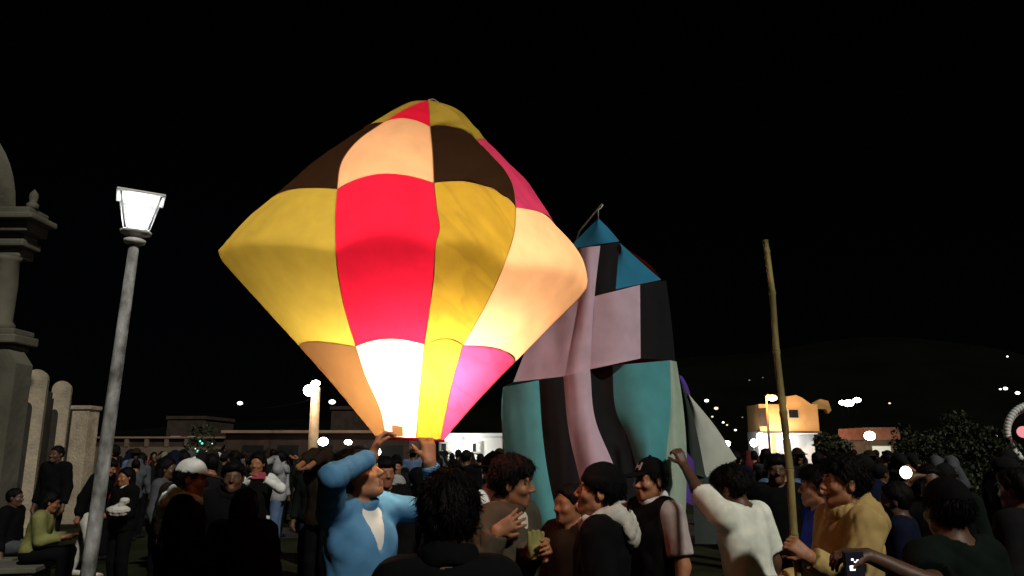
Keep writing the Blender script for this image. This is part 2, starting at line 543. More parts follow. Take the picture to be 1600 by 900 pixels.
SKINMAT = {}
def person(name, label, X, Y, yaw, h=1.68, lod=0, skn='warm', top=None, trousers='jeans', hair='short', hat=None, hatmat='black',
           head=(0, 0, 0), armL=None, armR=None, lean=(0, 0), group=None, wide=1.0, seated=False, cat='person', hairmat='hair', shoemat='shoe',
           stride=0.0, base=0.0, chest=0.0, raise_l=0.0, raise_r=0.0, brim_emblem=False):
    """faces +y in its own frame; yaw turns it anticlockwise seen from above"""
    top = dict(dict(kind='jacket', mat='black', sleeve='long', infl=0.022), **(top or {}))
    root = empty(name, (X, Y, base), R(yaw))
    tag(root, label, cat, group)
    s = h / 1.70
    ca, sa = math.cos(-R(yaw)), math.sin(-R(yaw))
    def loc(p):
        p = np.array(p, float) - np.array([X, Y, base]); return np.array([p[0] * ca - p[1] * sa, p[0] * sa + p[1] * ca, p[2]])
    hipz = 0.50 if seated else 0.92 * s
    piv = np.array([0, 0, hipz + 0.03])
    LR = rotm(0, -lean[0], lean[1])
    def U(p):                                       # a point of the upper body, given at standing height
        q = np.array(p, float) * s
        q[2] += hipz - 0.92 * s
        return LR @ (q - piv) + piv
    w = wide
    J = {}
    for sd_, sx in (('L', -1), ('R', 1)):
        up = raise_l if sd_ == 'L' else raise_r
        J['sh' + sd_] = U((sx * (0.175 * w - up * 0.4), 0.0, 1.395 + up))
        J['hip' + sd_] = np.array([sx * 0.09 * s * w, 0, hipz])
        if seated:
            J['kn' + sd_] = np.array([sx * 0.12 * s, 0.42 * s, hipz + 0.02]); J['an' + sd_] = np.array([sx * 0.12 * s, 0.40 * s, 0.085])
        else:
            st = stride * sx
            J['kn' + sd_] = np.array([sx * 0.10 * s * w, 0.02 * s + st * 0.55, 0.49 * s]); J['an' + sd_] = np.array([sx * 0.105 * s * w, -0.02 * s + st, 0.085])
    nb, nt_ = U((0, -0.015, 1.41)), U((0, 0.004, 1.505))
    HR = LR @ rotm(*head)
    hc = nt_ + HR @ (np.array([0, 0.016, 0.075]) * s)  # eye level
    def H(p): return HR @ (np.array(p, float) * s) + hc
    hands = []
    for sd_, sx, spec in (('L', -1, armL), ('R', 1, armR)):
        S = J['sh' + sd_]
        a, b = 0.285 * s, 0.245 * s
        spec = spec or {}
        if 'wrist' in spec: T = loc(spec['wrist'])
        elif 'lw' in spec: T = U(spec['lw'])
        else: T = S + LR @ (np.array([sx * 0.075, 0.05, -0.515]) * s)
        hint = np.array(spec.get('hint', (sx * 0.25, -1.0, -0.2)), float)
        if 'whint' in spec:
            wh = spec['whint']; hint = np.array([wh[0] * ca - wh[1] * sa, wh[0] * sa + wh[1] * ca, wh[2]])
        if 'elbow' in spec: hint = loc(spec['elbow']) - S
        v = T - S; D = np.linalg.norm(v)
        if D > (a + b) * 0.995: T = S + v * ((a + b) * 0.995 / D); v = T - S; D = np.linalg.norm(v)
        D = max(D, abs(a - b) + 0.03); u_ = unit(v)
        x = (a * a - b * b + D * D) / (2 * D); y = math.sqrt(max(0, a * a - x * x))
        hp = unit(hint - u_ * np.dot(hint, u_))
        E = S + u_ * x + hp * y
        J['el' + sd_], J['wr' + sd_] = E, T
        d = unit(T - E)
        if 'dir' in spec: d = unit(np.array([spec['dir'][0] * ca - spec['dir'][1] * sa, spec['dir'][0] * sa + spec['dir'][1] * ca, spec['dir'][2]]))
        n = np.array([-sx, 0.0, 0.0]) if 'palm' not in spec else np.array([spec['palm'][0] * ca - spec['palm'][1] * sa, spec['palm'][0] * sa + spec['palm'][1] * ca, spec['palm'][2]])
        if abs(np.dot(unit(n), d)) > 0.92: n = np.array([0, 0, -1.0]) if abs(d[2]) < 0.7 else np.array([0, 1.0, 0])
        tdir = np.cross(d, n) * (1 if sx < 0 else -1)
        if spec.get('flip'): tdir = -tdir
        hands.append((T, d, n, tdir, spec.get('curl', 0.35), spec.get('spread', 0.05)))
    # ---- the body: one surface
    pts = np.array([*J.values(), H((0, 0, 0.14)), H((0, 0.13, -0.12)), H((0, -0.12, 0)), *[hh[0] + hh[1] * 0.20 * s for hh in hands]])
    lo, hi = pts.min(0) - 0.14, pts.max(0) + 0.14
    lo[2] = -0.03
    hp_ = np.array([H((x, y, z)) for x in (-0.09, 0.09) for y in (-0.11, 0.125) for z in (-0.13, 0.125)])
    fr = [[(hp_[:, i].min(), hp_[:, i].max())] for i in range(3)]
    if lod == 0:
        for hh in hands:
            q = np.array([hh[0], hh[0] + hh[1] * 0.19 * s])
            for i in range(3): fr[i].append((q[:, i].min() - 0.06, q[:, i].max() + 0.06))
    cst, fst = ((0.02, 0.0058), (0.026, 0.011), (0.04, 0.02))[lod]
    G = [axis_grid(lo[i], hi[i], cst, fr[i], fst) for i in range(3)]
    B = Field(*G)
    dm = 0.0 if lod < 2 else 0.004
    def torso(F, inf, wr=None, k=0.05):
        F.ell(U((0, 0.0, 0.985)), np.array([0.150 * w, 0.105, 0.13]) * s + inf, LR, k, wr=wr)
        F.ell(U((0, 0.012, 1.13)), np.array([0.138 * w, 0.102, 0.14]) * s + inf, LR, k, wr=wr)
        F.ell(U((0, 0.005 + chest, 1.275)), np.array([0.160 * w, 0.110 + chest, 0.15]) * s + inf, LR, k, wr=wr)
        F.cone(J['shL'] * 0.88 + J['shR'] * 0.12, J['shR'] * 0.88 + J['shL'] * 0.12, 0.062 * s + inf * 0.8, 0.062 * s + inf * 0.8, k, wr=wr)
        F.cone(U((-0.06, -0.02, 1.40)), U((0.06, -0.02, 1.40)), 0.062 * s + inf * 0.5, 0.062 * s + inf * 0.5, k, wr=wr)
    torso(B, 0.0)
    B.cone(nb, H((0, -0.022, -0.06)), 0.060 * s, 0.054 * s, 0.04)
    for sd_ in 'LR':
        B.cone(J['sh' + sd_], J['el' + sd_], 0.050 * s, 0.040 * s, 0.03)
        B.cone(J['el' + sd_], J['wr' + sd_], 0.041 * s, 0.027 * s + dm, 0.025)
        B.cone(J['hip' + sd_], J['kn' + sd_], 0.088 * s, 0.056 * s, 0.04)
        B.cone(J['kn' + sd_], J['an' + sd_], 0.056 * s, 0.040 * s, 0.03)
        B.cone(J['an' + sd_] - [0, 0.03, 0.035], J['an' + sd_] + np.array([0, 0.15 * s, -0.045]), 0.038, 0.03, 0.02)
    for T, d, n, td, curl, spr in hands:
        if lod == 0:
            for a_, b_, ra, rb, k in hand_prims(T, d, n, td, curl, s * 0.93, spr): B.cone(a_, b_, ra, rb, k)
        else:
            B.cone(T, T + d * 0.09 * s, 0.03, 0.034, 0.02); B.cone(T + d * 0.09 * s, T + unit(d + n * curl) * 0.16 * s, 0.028, 0.016, 0.02)
            B.cone(T + d * 0.03, T + d * 0.09 * s + unit(td) * 0.05, 0.016, 0.012, 0.01)
    # head
    B.ell(H((0, -0.014, 0.026)), np.array([0.077, 0.096, 0.094]) * s, HR, 0.02)
    B.ell(H((0, 0.022, -0.035)), np.array([0.061, 0.070, 0.074]) * s, HR, 0.03)
    if lod < 2:
        B.cone(H((-0.046, 0.012, -0.068)), H((-0.012, 0.066, -0.096)), 0.022 * s, 0.020 * s, 0.025)
        B.cone(H((0.046, 0.012, -0.068)), H((0.012, 0.066, -0.096)), 0.022 * s, 0.020 * s, 0.025)
        B.cone(H((-0.036, 0.075, 0.024)), H((0.036, 0.075, 0.024)), 0.014 * s, 0.014 * s, 0.012)
        for sx in (-1, 1):
            B.ell(H((sx * 0.032, 0.106, -0.001)), np.array([0.020, 0.020, 0.014]) * s, HR, 0.012, sub=True)
            B.ell(H((sx * 0.043, 0.058, -0.030)), np.array([0.022, 0.026, 0.020]) * s, HR, 0.02)
        for sx in (-1, 1):
            B.cone(H((sx * 0.019, 0.083, 0.0055)), H((sx * 0.046, 0.077, 0.0055)), 0.0058 * s, 0.0052 * s, 0.004)
            B.cone(H((sx * 0.020, 0.082, -0.0095)), H((sx * 0.045, 0.077, -0.0085)), 0.0050 * s, 0.0046 * s, 0.004)
        B.cone(H((0, 0.084, 0.008)), H((0, 0.106, -0.028)), 0.0095 * s, 0.0135 * s, 0.010)
        for sx in (-1, 1): B.ell(H((sx * 0.013, 0.096, -0.034)), np.array([0.009, 0.012, 0.008]) * s, HR, 0.006)
        B.cone(H((-0.017, 0.086, -0.060)), H((0.017, 0.086, -0.060)), 0.0085 * s, 0.0085 * s, 0.006)
        B.cone(H((-0.015, 0.085, -0.075)), H((0.015, 0.085, -0.075)), 0.0095 * s, 0.0095 * s, 0.006)
        B.ell(H((0, 0.100, -0.0672)), np.array([0.017, 0.010, 0.0022]) * s, HR, 0.003, sub=True)
    for sx in (-1, 1):
        Re = HR @ rotm(sx * -22, 0, 0)
        B.ell(H((sx * 0.078, -0.008, -0.010)), np.array([0.010, 0.020, 0.032]) * s, Re, 0.006)
        if lod == 0: B.ell(H((sx * 0.090, -0.002, -0.006)), np.array([0.008, 0.011, 0.018]) * s, Re, 0.005, sub=True)
    V, Q = B.mesh()
    me = fast_mesh('body', V, Q)
    if lod < 2:
        me.materials.append(MATS['skin_' + skn]); me.materials.append(MATS['skin_lip'])
        C = V[Q].mean(1)
        Lh = (C - hc) @ HR / s
        lip = (np.abs(Lh[:, 0]) < 0.020) & (Lh[:, 1] > 0.080) & (Lh[:, 2] < -0.053) & (Lh[:, 2] > -0.085)
        me.polygons.foreach_set('material_index', lip.astype(np.int32))
    else: me.materials.append(MATS['skin_' + skn])
    obj('body', me, None, root)
    # ---- eyes and brows
    if lod < 2:
        for sx in (-1, 1):
            bm = bmesh.new()
            bmesh.ops.create_uvsphere(bm, u_segments=14, v_segments=8, radius=0.0118 * s)
            for f in bm.faces:
                c = f.calc_center_median(); f.smooth = True
                f.material_index = 1 if math.hypot(c.x, c.z) < 0.0062 * s and c.y > 0 else 0
            m4 = Matrix([list(HR[i]) + [H((sx * 0.032, 0.0728, -0.001))[i]] for i in range(3)] + [[0, 0, 0, 1]])
            bm.transform(m4)
            obj('eye', bm, [MATS['eye_white'], MATS['iris']], root)
            if lod == 0:
                a, m_, b = H((sx * 0.014, 0.0925, 0.024)), H((sx * 0.032, 0.090, 0.030)), H((sx * 0.051, 0.075, 0.023))
                tube('eyebrow', [a, m_, b], [0.0035, 0.004, 0.0018], MATS['hair'], root, seg=6)
    # ---- hair
    if hair and hair != 'none':
        L = 0.13 if hair != 'long' else 0.36
        c0 = H((0, -0.02, 0.02))
        g = [np.arange(c0[i] - 0.17 - (L - 0.13 if i == 2 else 0), c0[i] + 0.17, (0.0052, 0.011, 0.018)[lod]) for i in range(3)]
        Fh = Field(*g)
        wr = wrinkle((0.009 if hair == 'thick' else 0.0065) if lod < 2 else 0.004, int(abs(X * 131 + Y * 77)) + 5, 105, 0.35)
        if lod == 0:
            w1, w2 = wr, wrinkle(0.0045, int(abs(X * 77 + Y * 31)) + 2, 250, 0.3)
            wr = lambda X_, Y_, Z_: w1(X_, Y_, Z_) + w2(X_, Y_, Z_)
        th = {'short': 0.013, 'thick': 0.015, 'long': 0.020, 'crop': 0.007}[hair]
        if lod == 2: th *= 0.7
        if hat: th = min(th, 0.007)
        Fh.ell(H((0, -0.016, 0.030)), (np.array([0.077, 0.097, 0.094]) + th) * s, HR, 0.0, wr=wr)
        # open the face: cut with a plane that runs from the hairline to the nape
        nn = HR @ unit((0, 0.80, -0.60))
        Fh.plane(nn, H((0, 0.052, 0.040)))
        if hair == 'thick':                         # a fringe that falls over the forehead
            Fh.ell(H((0, 0.004, 0.078)), np.array([0.079, 0.097, 0.050]) * s, HR, 0.02, wr=wr)
            Fh.ell(H((0.008, 0.064, 0.068)), np.array([0.058, 0.032, 0.022]) * s, HR, 0.012, wr=wr)
            Fh.plane(HR @ unit((0, -0.45, -1)), H((0, -0.07, -0.050)))
        if hat: Fh.plane(HR @ np.array([0, 0, 1.0]), H((0, 0, 0.046)))
        for sx in (-1, 1): Fh.ell(H((sx * 0.085, -0.006, -0.014)), np.array([0.020, 0.026, 0.034]) * s, HR, 0.006, sub=True)
        if hair == 'long':
            for sx in (-1, 0, 1):
                Fh.cone(H((sx * 0.055, -0.055, -0.02)), H((sx * 0.075, -0.07, -0.28)), 0.05 * s, 0.032 * s, 0.03, wr=wr)
        Vh, Qh = Fh.mesh()
        if len(Qh) and lod == 0:                    # loose strands lying over the mass of the hair
            rs = np.random.default_rng(int(abs(X * 1000)) + 17)
            f = Qh[rs.integers(len(Qh), size=2600)]
            C = Vh[f].mean(1)
            N = np.cross(Vh[f[:, 2]] - Vh[f[:, 0]], Vh[f[:, 3]] - Vh[f[:, 1]]); N /= np.linalg.norm(N, axis=1)[:, None] + 1e-9
            N *= np.sign(np.einsum('ij,ij->i', N, C - H((0, -0.02, 0.02))))[:, None]
            back = HR @ np.array([0, -0.35, -1.0])
            T_ = back + rs.normal(size=C.shape) * 0.45 + (C - H((0, -0.01, 0.12))) * np.array([4, 4, 0])
            T_ -= N * np.einsum('ij,ij->i', T_, N)[:, None]; T_ /= np.linalg.norm(T_, axis=1)[:, None] + 1e-9
            W_ = np.cross(N, T_) * (0.0011 + 0.0010 * rs.random(len(C)))[:, None]
            Ls = (0.018 + 0.022 * rs.random(len(C)))[:, None]
            lift = (0.002 + 0.007 * rs.random(len(C)) ** 2)[:, None]
            pr = [C - W_, C + W_, C + T_ * Ls * 0.55 + N * lift + W_ * 0.8, C + T_ * Ls * 0.55 + N * lift - W_ * 0.8, C + T_ * Ls + N * lift * 0.7 + W_ * 0.1, C + T_ * Ls + N * lift * 0.7 - W_ * 0.1]
            nb_ = len(Vh); m = len(C); ii = np.arange(m)
            Vh = np.concatenate([Vh] + pr)
            g_ = lambda k: nb_ + k * m + ii
            Qh = np.concatenate([Qh, np.stack([g_(0), g_(1), g_(2), g_(3)], 1), np.stack([g_(3), g_(2), g_(4), g_(5)], 1)])
        if len(Qh): obj('hair', fast_mesh('hair', Vh, Qh), MATS[hairmat], root)
    # ---- hats
    if hat:
        c0 = H((0, 0.02, 0.06))
        g = [np.arange(c0[i] - 0.24, c0[i] + 0.24, (0.0065, 0.011, 0.018)[lod]) for i in range(3)]
        Fh = Field(*g)
        if hat == 'beanie':
            wr = wrinkle(0.003, 3, 90)
            Fh.ell(H((0, -0.020, 0.034)), np.array([0.089, 0.110, 0.105]) * s, HR, 0.0, wr=wr)
            Fh.plane(HR @ unit((0, 0.28, -1)), H((0, 0.0, 0.012)))
            Fh.torus(H((0, -0.016, 0.030)), 0.087 * s, 0.013, HR @ rotm(0, 14, 0), 0.008, 0.45, wr=wr)
        elif hat == 'cap':
            Fh.ell(H((0, -0.016, 0.034)), np.array([0.087, 0.107, 0.102]) * s, HR, 0.0)
            Fh.plane(HR @ unit((0, 0.06, -1)), H((0, 0, 0.036)))
            Fh.ell(H((0, 0.118, 0.036)), np.array([0.078, 0.085, 0.0085]) * s, HR @ rotm(0, -10, 0), 0.004)
            Fh.ell(H((0, -0.016, 0.140)), np.array([0.010, 0.010, 0.007]) * s, HR, 0.002)
        else:                                       # brimmed hat
            Fh.ell(H((0, -0.012, 0.055)), np.array([0.093, 0.110, 0.100]) * s, HR, 0.0)
            Fh.plane(HR @ unit((0, 0.0, -1)), H((0, 0, 0.045)))
            Fh.ell(H((0, 0.0, 0.050)), np.array([0.160, 0.175, 0.012]) * s, HR, 0.01)
        Vh, Qh = Fh.mesh()
        ho = obj({'beanie': 'beanie', 'cap': 'cap'}.get(hat, 'hat'), fast_mesh('hat', Vh, Qh), MATS['cloth_' + hatmat], root)
        if brim_emblem:
            e0 = H((0.010, 0.0905, 0.083)); bm = bmesh.new()
            for (x0, z0, x1, z1) in ((-0.024, 0.062, -0.012, 0.104), (-0.012, 0.074, 0.014, 0.090), (0.014, 0.062, 0.026, 0.104)):
                vsx = []
                for (xx, zz) in ((x0, z0), (x1, z0), (x1, z1), (x0, z1)):
                    yy = -0.016 + 0.107 * math.sqrt(max(0, 1 - (xx / 0.087) ** 2 - ((zz - 0.034) / 0.102) ** 2)) + 0.004
                    vsx.append(bm.verts.new(H((xx, yy, zz))))
                bm.faces.new(vsx)
            r_ = bmesh.ops.solidify(bm, geom=bm.faces[:], thickness=0.002)
            obj('emblem', bm, MATS['cloth_white'], ho)
    # ---- clothes
    kind, inf = top['kind'], top['infl'] * 0.8
    st = (0.0105, 0.02, 0.036)[lod]
    ends = []
    for sd_ in 'LR':
        S, E, T = J['sh' + sd_], J['el' + sd_], J['wr' + sd_]
        ends.append((S, E, T))
    pt = np.array([p for e in ends for p in e] + [U((0.2, 0.15, 0.84)), U((-0.2, -0.17, 0.84)), U((0.2, 0.17, 1.5)), U((-0.2, -0.2, 1.56))])
    lo, hi = pt.min(0) - 0.11, pt.max(0) + 0.11
    Fc = Field(*[np.arange(lo[i], hi[i], st) for i in range(3)])
    seed = int(abs(X * 517 + Y * 91 + yaw)) + 1
    wr = wrinkle(top.get('fold', 0.009) if lod < 2 else 0.005, seed, top.get('freq', 30), 0.75)
    torso(Fc, inf, wr, 0.045)
    if not seated: Fc.cone(U((-0.055, 0, 0.93)), U((0.055, 0, 0.93)), 0.112 * s + inf, 0.112 * s + inf, 0.05, wr=wr)
    for sd_ in 'LR':
        S, E, T = J['sh' + sd_], J['el' + sd_], J['wr' + sd_]
        wa = wrinkle(top.get('fold', 0.009) * (0.62 if top['sleeve'] == 'long' else 0.3) if lod < 2 else 0.003, seed + 9, 40, 1.0)
        if top['sleeve'] == 'long':
            ai = top.get('ainf', inf)
            Fc.cone(S, E, 0.053 * s + ai, 0.041 * s + ai, 0.04, wr=wa)
            Fc.cone(E, E + (T - E) * 0.93, 0.041 * s + ai, 0.029 * s + ai, 0.03, flat=0.0, wr=wa)
        elif top['sleeve'] == 'short':
            Fc.cone(S, S + (E - S) * 0.80, 0.054 * s + inf, 0.056 * s + inf, 0.04, flat=0.0, wr=wa)
    Fc.plane(LR @ np.array([0, 0, -1.0]), U((0, 0, top.get('hem', 0.87))))
    Fc.cone(nb + (nt_ - nb) * 0.05, nb + (nt_ - nb) * 1.6, 0.066 * s, 0.090 * s, 0.012, sub=True)
    if top.get('vneck'):
        Fc.cone(U((0, 0.10, 1.42)), U((0, 0.155, top['vneck'])), 0.055 * s, 0.012 * s, 0.015, sub=True)
    Vc, Qc = Fc.mesh()
    to = obj(kind, fast_mesh(kind, Vc, Qc), MATS['cloth_' + top['mat']], root)
    if top.get('vest'):                            # sleeveless layer over the shirt
        Fv = Field(*[np.arange(lo[i], hi[i], st) for i in range(3)])
        torso(Fv, inf + 0.016, wr, 0.045)
        Fv.plane(LR @ np.array([0, 0, -1.0]), U((0, 0, 0.90)))
        for sd_ in 'LR': Fv.ell(J['sh' + sd_] + unit(J['sh' + sd_] - nb) * 0.06, np.array([0.085, 0.13, 0.14]), LR, 0.015, sub=True)
        Fv.cone(nb, nb + (nt_ - nb) * 1.6, 0.066 * s, 0.09 * s, 0.012, sub=True)
        Vv, Qv = Fv.mesh()
        obj('vest', fast_mesh('vest', Vv, Qv), MATS['cloth_' + top['vest']], root)
    if top.get('inner'):                           # undershirt in the neck opening
        Fi = Field(*[np.arange(U((0, 0, 1.3))[i] - 0.22, U((0, 0, 1.3))[i] + 0.26, st) for i in range(3)])
        torso(Fi, inf * 0.3 + 0.004, None, 0.05)
        Fi.plane(LR @ np.array([0, 0, -1.0]), U((0, 0, 1.20)))
        Fi.cone(nb + (nt_ - nb) * 0.0, nb + (nt_ - nb) * 1.6, 0.072 * s, 0.10 * s, 0.01, sub=True)
        Vi, Qi = Fi.mesh()
        obj('undershirt', fast_mesh('undershirt', Vi, Qi), MATS['cloth_' + top['inner']], root)
    if top.get('hood') or top.get('collar'):
        c0 = U((0, -0.03, 1.43)); Fd = Field(*[np.arange(c0[i] - 0.27, c0[i] + 0.27, st * 0.75) for i in range(3)])
        wr2 = wrinkle(0.009, seed + 3, 55)
        if top.get('hood'):
            Fd.torus(U((0, -0.012, 1.458)), 0.098 * s, 0.030 * s, LR @ rotm(0, -24, 0), 0.02, 0.7, wr=wr2)
            Fd.ell(U((0, -0.125, 1.405)), np.array([0.115, 0.048, 0.085]) * s, LR @ rotm(0, -16, 0), 0.04, wr=wr2)
            Fd.ell(U((0, -0.105, 1.490)), np.array([0.060, 0.030, 0.035]) * s, LR, 0.02, sub=True)
        else:
            Fd.torus(U((0, -0.004, 1.462)), 0.074 * s, 0.017 * s, LR @ rotm(0, -20, 0), 0.01, 0.5, wr=wrinkle(0.003, 4, 60))
        Vd, Qd = Fd.mesh()
        obj('hood' if top.get('hood') else 'collar', fast_mesh('hood', Vd, Qd), MATS['cloth_' + (top.get('hood') or top.get('collar'))], to)
    # trousers
    pt = np.array([J[k + sd_] for k in ('hip', 'kn', 'an') for sd_ in 'LR'] + [U((0, 0, 1.06))])
    lo, hi = pt.min(0) - 0.2, pt.max(0) + 0.2
    lo[2] = 0.0
    st2 = (0.024, 0.028, 0.042)[lod]
    Ft = Field(*[np.arange(lo[i], hi[i], st2) for i in range(3)])
    wr = wrinkle(0.007, seed + 21, 34)
    Ft.ell(J['hipL'] * 0.5 + J['hipR'] * 0.5 + [0, 0, 0.05], np.array([0.158 * w, 0.115, 0.14]) * s, None, 0.05)
    for sd_ in 'LR':
        Ft.cone(J['hip' + sd_], J['kn' + sd_], 0.102 * s, 0.076 * s, 0.03, wr=wr)
        Ft.cone(J['kn' + sd_], J['an' + sd_], 0.075 * s, 0.064 * s, 0.03, flat=0.01, wr=wr)
    Vt, Qt = Ft.mesh()
    obj('trousers', fast_mesh('trousers', Vt, Qt), MATS['cloth_' + trousers], root)
    for sd_ in 'LR':
        A_ = J['an' + sd_]
        Fs = Field(np.arange(A_[0] - 0.09, A_[0] + 0.09, 0.02), np.arange(A_[1] - 0.13, A_[1] + 0.26, 0.02), np.arange(-0.022, 0.16, 0.02))
        Fs.cone(A_ + [0, -0.035, -0.045], A_ + np.array([0, 0.15 * s, -0.05]), 0.048, 0.042, 0.01); Fs.cone(A_, A_ - [0, 0.01, 0.04], 0.05, 0.05, 0.02)
        Fs.plane((0, 0, -1), (0, 0, 0.001))
        Vs, Qs = Fs.mesh()
        obj('shoe', fast_mesh('shoe', Vs, Qs), MATS['cloth_' + shoemat], root)
    return root
# ------------------------------------------------------------------ palette
for n_, c_ in dict(black=(0.0045, 0.0045, 0.005), charcoal=(0.010, 0.010, 0.011), navy=(0.006, 0.008, 0.022), white=(0.72, 0.72, 0.70), blue=(0.085, 0.23, 0.42),
                   grey=(0.30, 0.30, 0.31), olive=(0.060, 0.050, 0.034), yellow=(0.47, 0.33, 0.13), jeans=(0.015, 0.022, 0.045), denim=(0.10, 0.15, 0.26), cobalt=(0.03, 0.04, 0.30),
                   lime=(0.21, 0.21, 0.075), teal=(0.006, 0.010, 0.0075), maroon=(0.10, 0.02, 0.02), tee=(0.78, 0.80, 0.70), rosegrey=(0.42, 0.36, 0.35), brown=(0.022, 0.013, 0.008),
                   khaki=(0.20, 0.17, 0.12), cream=(0.55, 0.52, 0.46), shoe=(0.01, 0.01, 0.01), darkgreen=(0.007, 0.011, 0.008), smoke=(0.07, 0.075, 0.085), pink=(0.45, 0.08, 0.12)).items():
    cloth(n_, c_)
skin('warm', (0.40, 0.175, 0.09)); skin('tan', (0.30, 0.125, 0.06)); skin('deep', (0.10, 0.048, 0.027)); skin('lip', (0.24, 0.10, 0.07))
surf('hair', (0.0040, 0.0034, 0.003), rough=0.6, var=0.4, scale=60, bump=0.6, bscale=120, spec=0.10, stretch=(1, 1, 0.25))
surf('hair_brown', (0.03, 0.018, 0.012), rough=0.45, var=0.4, scale=60, bump=0.6, bscale=120, spec=0.35, stretch=(1, 1, 0.25))
surf('eye_white', (0.26, 0.23, 0.21), rough=0.3, var=0.02, bump=0); surf('iris', (0.015, 0.008, 0.005), rough=0.1, var=0.1, bump=0)
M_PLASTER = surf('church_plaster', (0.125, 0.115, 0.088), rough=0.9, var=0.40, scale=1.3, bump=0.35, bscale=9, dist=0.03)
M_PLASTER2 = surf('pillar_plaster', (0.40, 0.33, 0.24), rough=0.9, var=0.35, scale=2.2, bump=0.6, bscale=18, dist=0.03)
M_RECESS_SHADE = surf('recess_shade', (0.035, 0.03, 0.024), rough=0.95, var=0.4, scale=2.0, bump=0.6, bscale=14, dist=0.03)  # dark tone stands in for shade in recesses and gaps
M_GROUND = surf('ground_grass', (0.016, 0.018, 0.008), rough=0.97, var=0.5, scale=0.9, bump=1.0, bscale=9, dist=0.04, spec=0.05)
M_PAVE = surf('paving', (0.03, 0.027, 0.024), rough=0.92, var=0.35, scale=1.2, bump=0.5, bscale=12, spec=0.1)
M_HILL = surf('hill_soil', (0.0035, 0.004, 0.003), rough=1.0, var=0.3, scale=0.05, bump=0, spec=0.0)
M_GALV = surf('lamp_post_paint', (0.46, 0.46, 0.46), rough=0.75, var=0.45, scale=11, bump=0.6, bscale=40, stretch=(1, 1, 0.5), col2=(0.12, 0.115, 0.105))
M_LANTERN = surf('lantern_metal', (0.75, 0.75, 0.75), rough=0.5, var=0.15, scale=20, bump=0.2)
M_BRICK = surf('dark_brick', (0.042, 0.026, 0.019), rough=0.9, var=0.35, scale=2.0, bump=0.5, bscale=10)
M_BEIGE = surf('beige_wall', (0.12, 0.088, 0.062), rough=0.9, var=0.25, scale=1.5, bump=0.4, bscale=12)
M_LIT_COPING = surf('coping', (0.24, 0.15, 0.10), rough=0.9, var=0.2, scale=2)  # paler orange tone holds the light along wall and shed tops
M_WHITEW = surf('white_wall', (0.75, 0.76, 0.75), rough=0.85, var=0.08, scale=1.5, bump=0.3, bscale=12)
M_ORANGEW = surf('ochre_wall', (0.62, 0.36, 0.14), rough=0.9, var=0.2, scale=1.0, bump=0.4, bscale=10)
M_DARKGLASS = surf('dark_window', (0.015, 0.016, 0.018), rough=0.15, var=0.2, bump=0, spec=0.5)
M_FRAME = surf('window_frame', (0.35, 0.36, 0.34), rough=0.6, var=0.1, bump=0)
M_DARKMETAL = surf('dark_metal', (0.008, 0.008, 0.008), rough=0.5, var=0.2, bump=0.1)
M_WOODPOST = surf('post_concrete', (0.50, 0.38, 0.26), rough=0.85, var=0.25, scale=4, bump=0.4)
M_TILE = surf('roof_tile', (0.18, 0.07, 0.04), rough=0.9, var=0.3, scale=3)
M_LAMPW = glow('lamp_white', (1.0, 0.99, 0.95), 30.0)
M_LAMPWARM = glow('lamp_warm', (1.0, 0.86, 0.62), 20.0)
M_SODIUM = glow('lamp_sodium', (1.0, 0.62, 0.22), 22.0)
M_FARW = glow('far_lamp_white', (1.0, 0.95, 0.88), 4.0)
M_FARDIM = glow('far_lamp_dim', (1.0, 0.95, 0.88), 0.35)
M_LEDG = glow('led_teal', (0.15, 1.0, 0.75), 1.2)
M_LEDW = glow('led_white', (0.8, 1.0, 0.95), 1.5)

# ------------------------------------------------------------------ ground and hills
def sheet(name, x0, x1, y0, y1, nx, ny, zf, mat, kind='structure'):
    V, Fq = [], []
    for j in range(ny + 1):
        for i in range(nx + 1):
            x = x0 + (x1 - x0) * i / nx; y = y0 + (y1 - y0) * j / ny
            V.append((x, y, zf(x, y)))
    for j in range(ny):
        for i in range(nx):
            a = j * (nx + 1) + i
            Fq.append((a, a + 1, a + nx + 2, a + nx + 1))
    o = obj(name, mesh_np(name, V, Fq), mat, None, smooth=True)
    return tag(o, kind=kind)

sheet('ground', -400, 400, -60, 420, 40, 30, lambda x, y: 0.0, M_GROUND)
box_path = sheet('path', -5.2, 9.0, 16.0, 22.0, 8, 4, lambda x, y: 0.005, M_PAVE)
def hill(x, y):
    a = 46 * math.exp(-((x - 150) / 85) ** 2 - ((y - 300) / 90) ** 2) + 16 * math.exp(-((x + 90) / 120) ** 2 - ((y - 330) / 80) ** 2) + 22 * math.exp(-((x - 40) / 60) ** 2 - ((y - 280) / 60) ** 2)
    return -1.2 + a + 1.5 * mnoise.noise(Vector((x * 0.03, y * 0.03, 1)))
sheet('hill', -380, 390, 150, 415, 60, 30, hill, M_HILL)

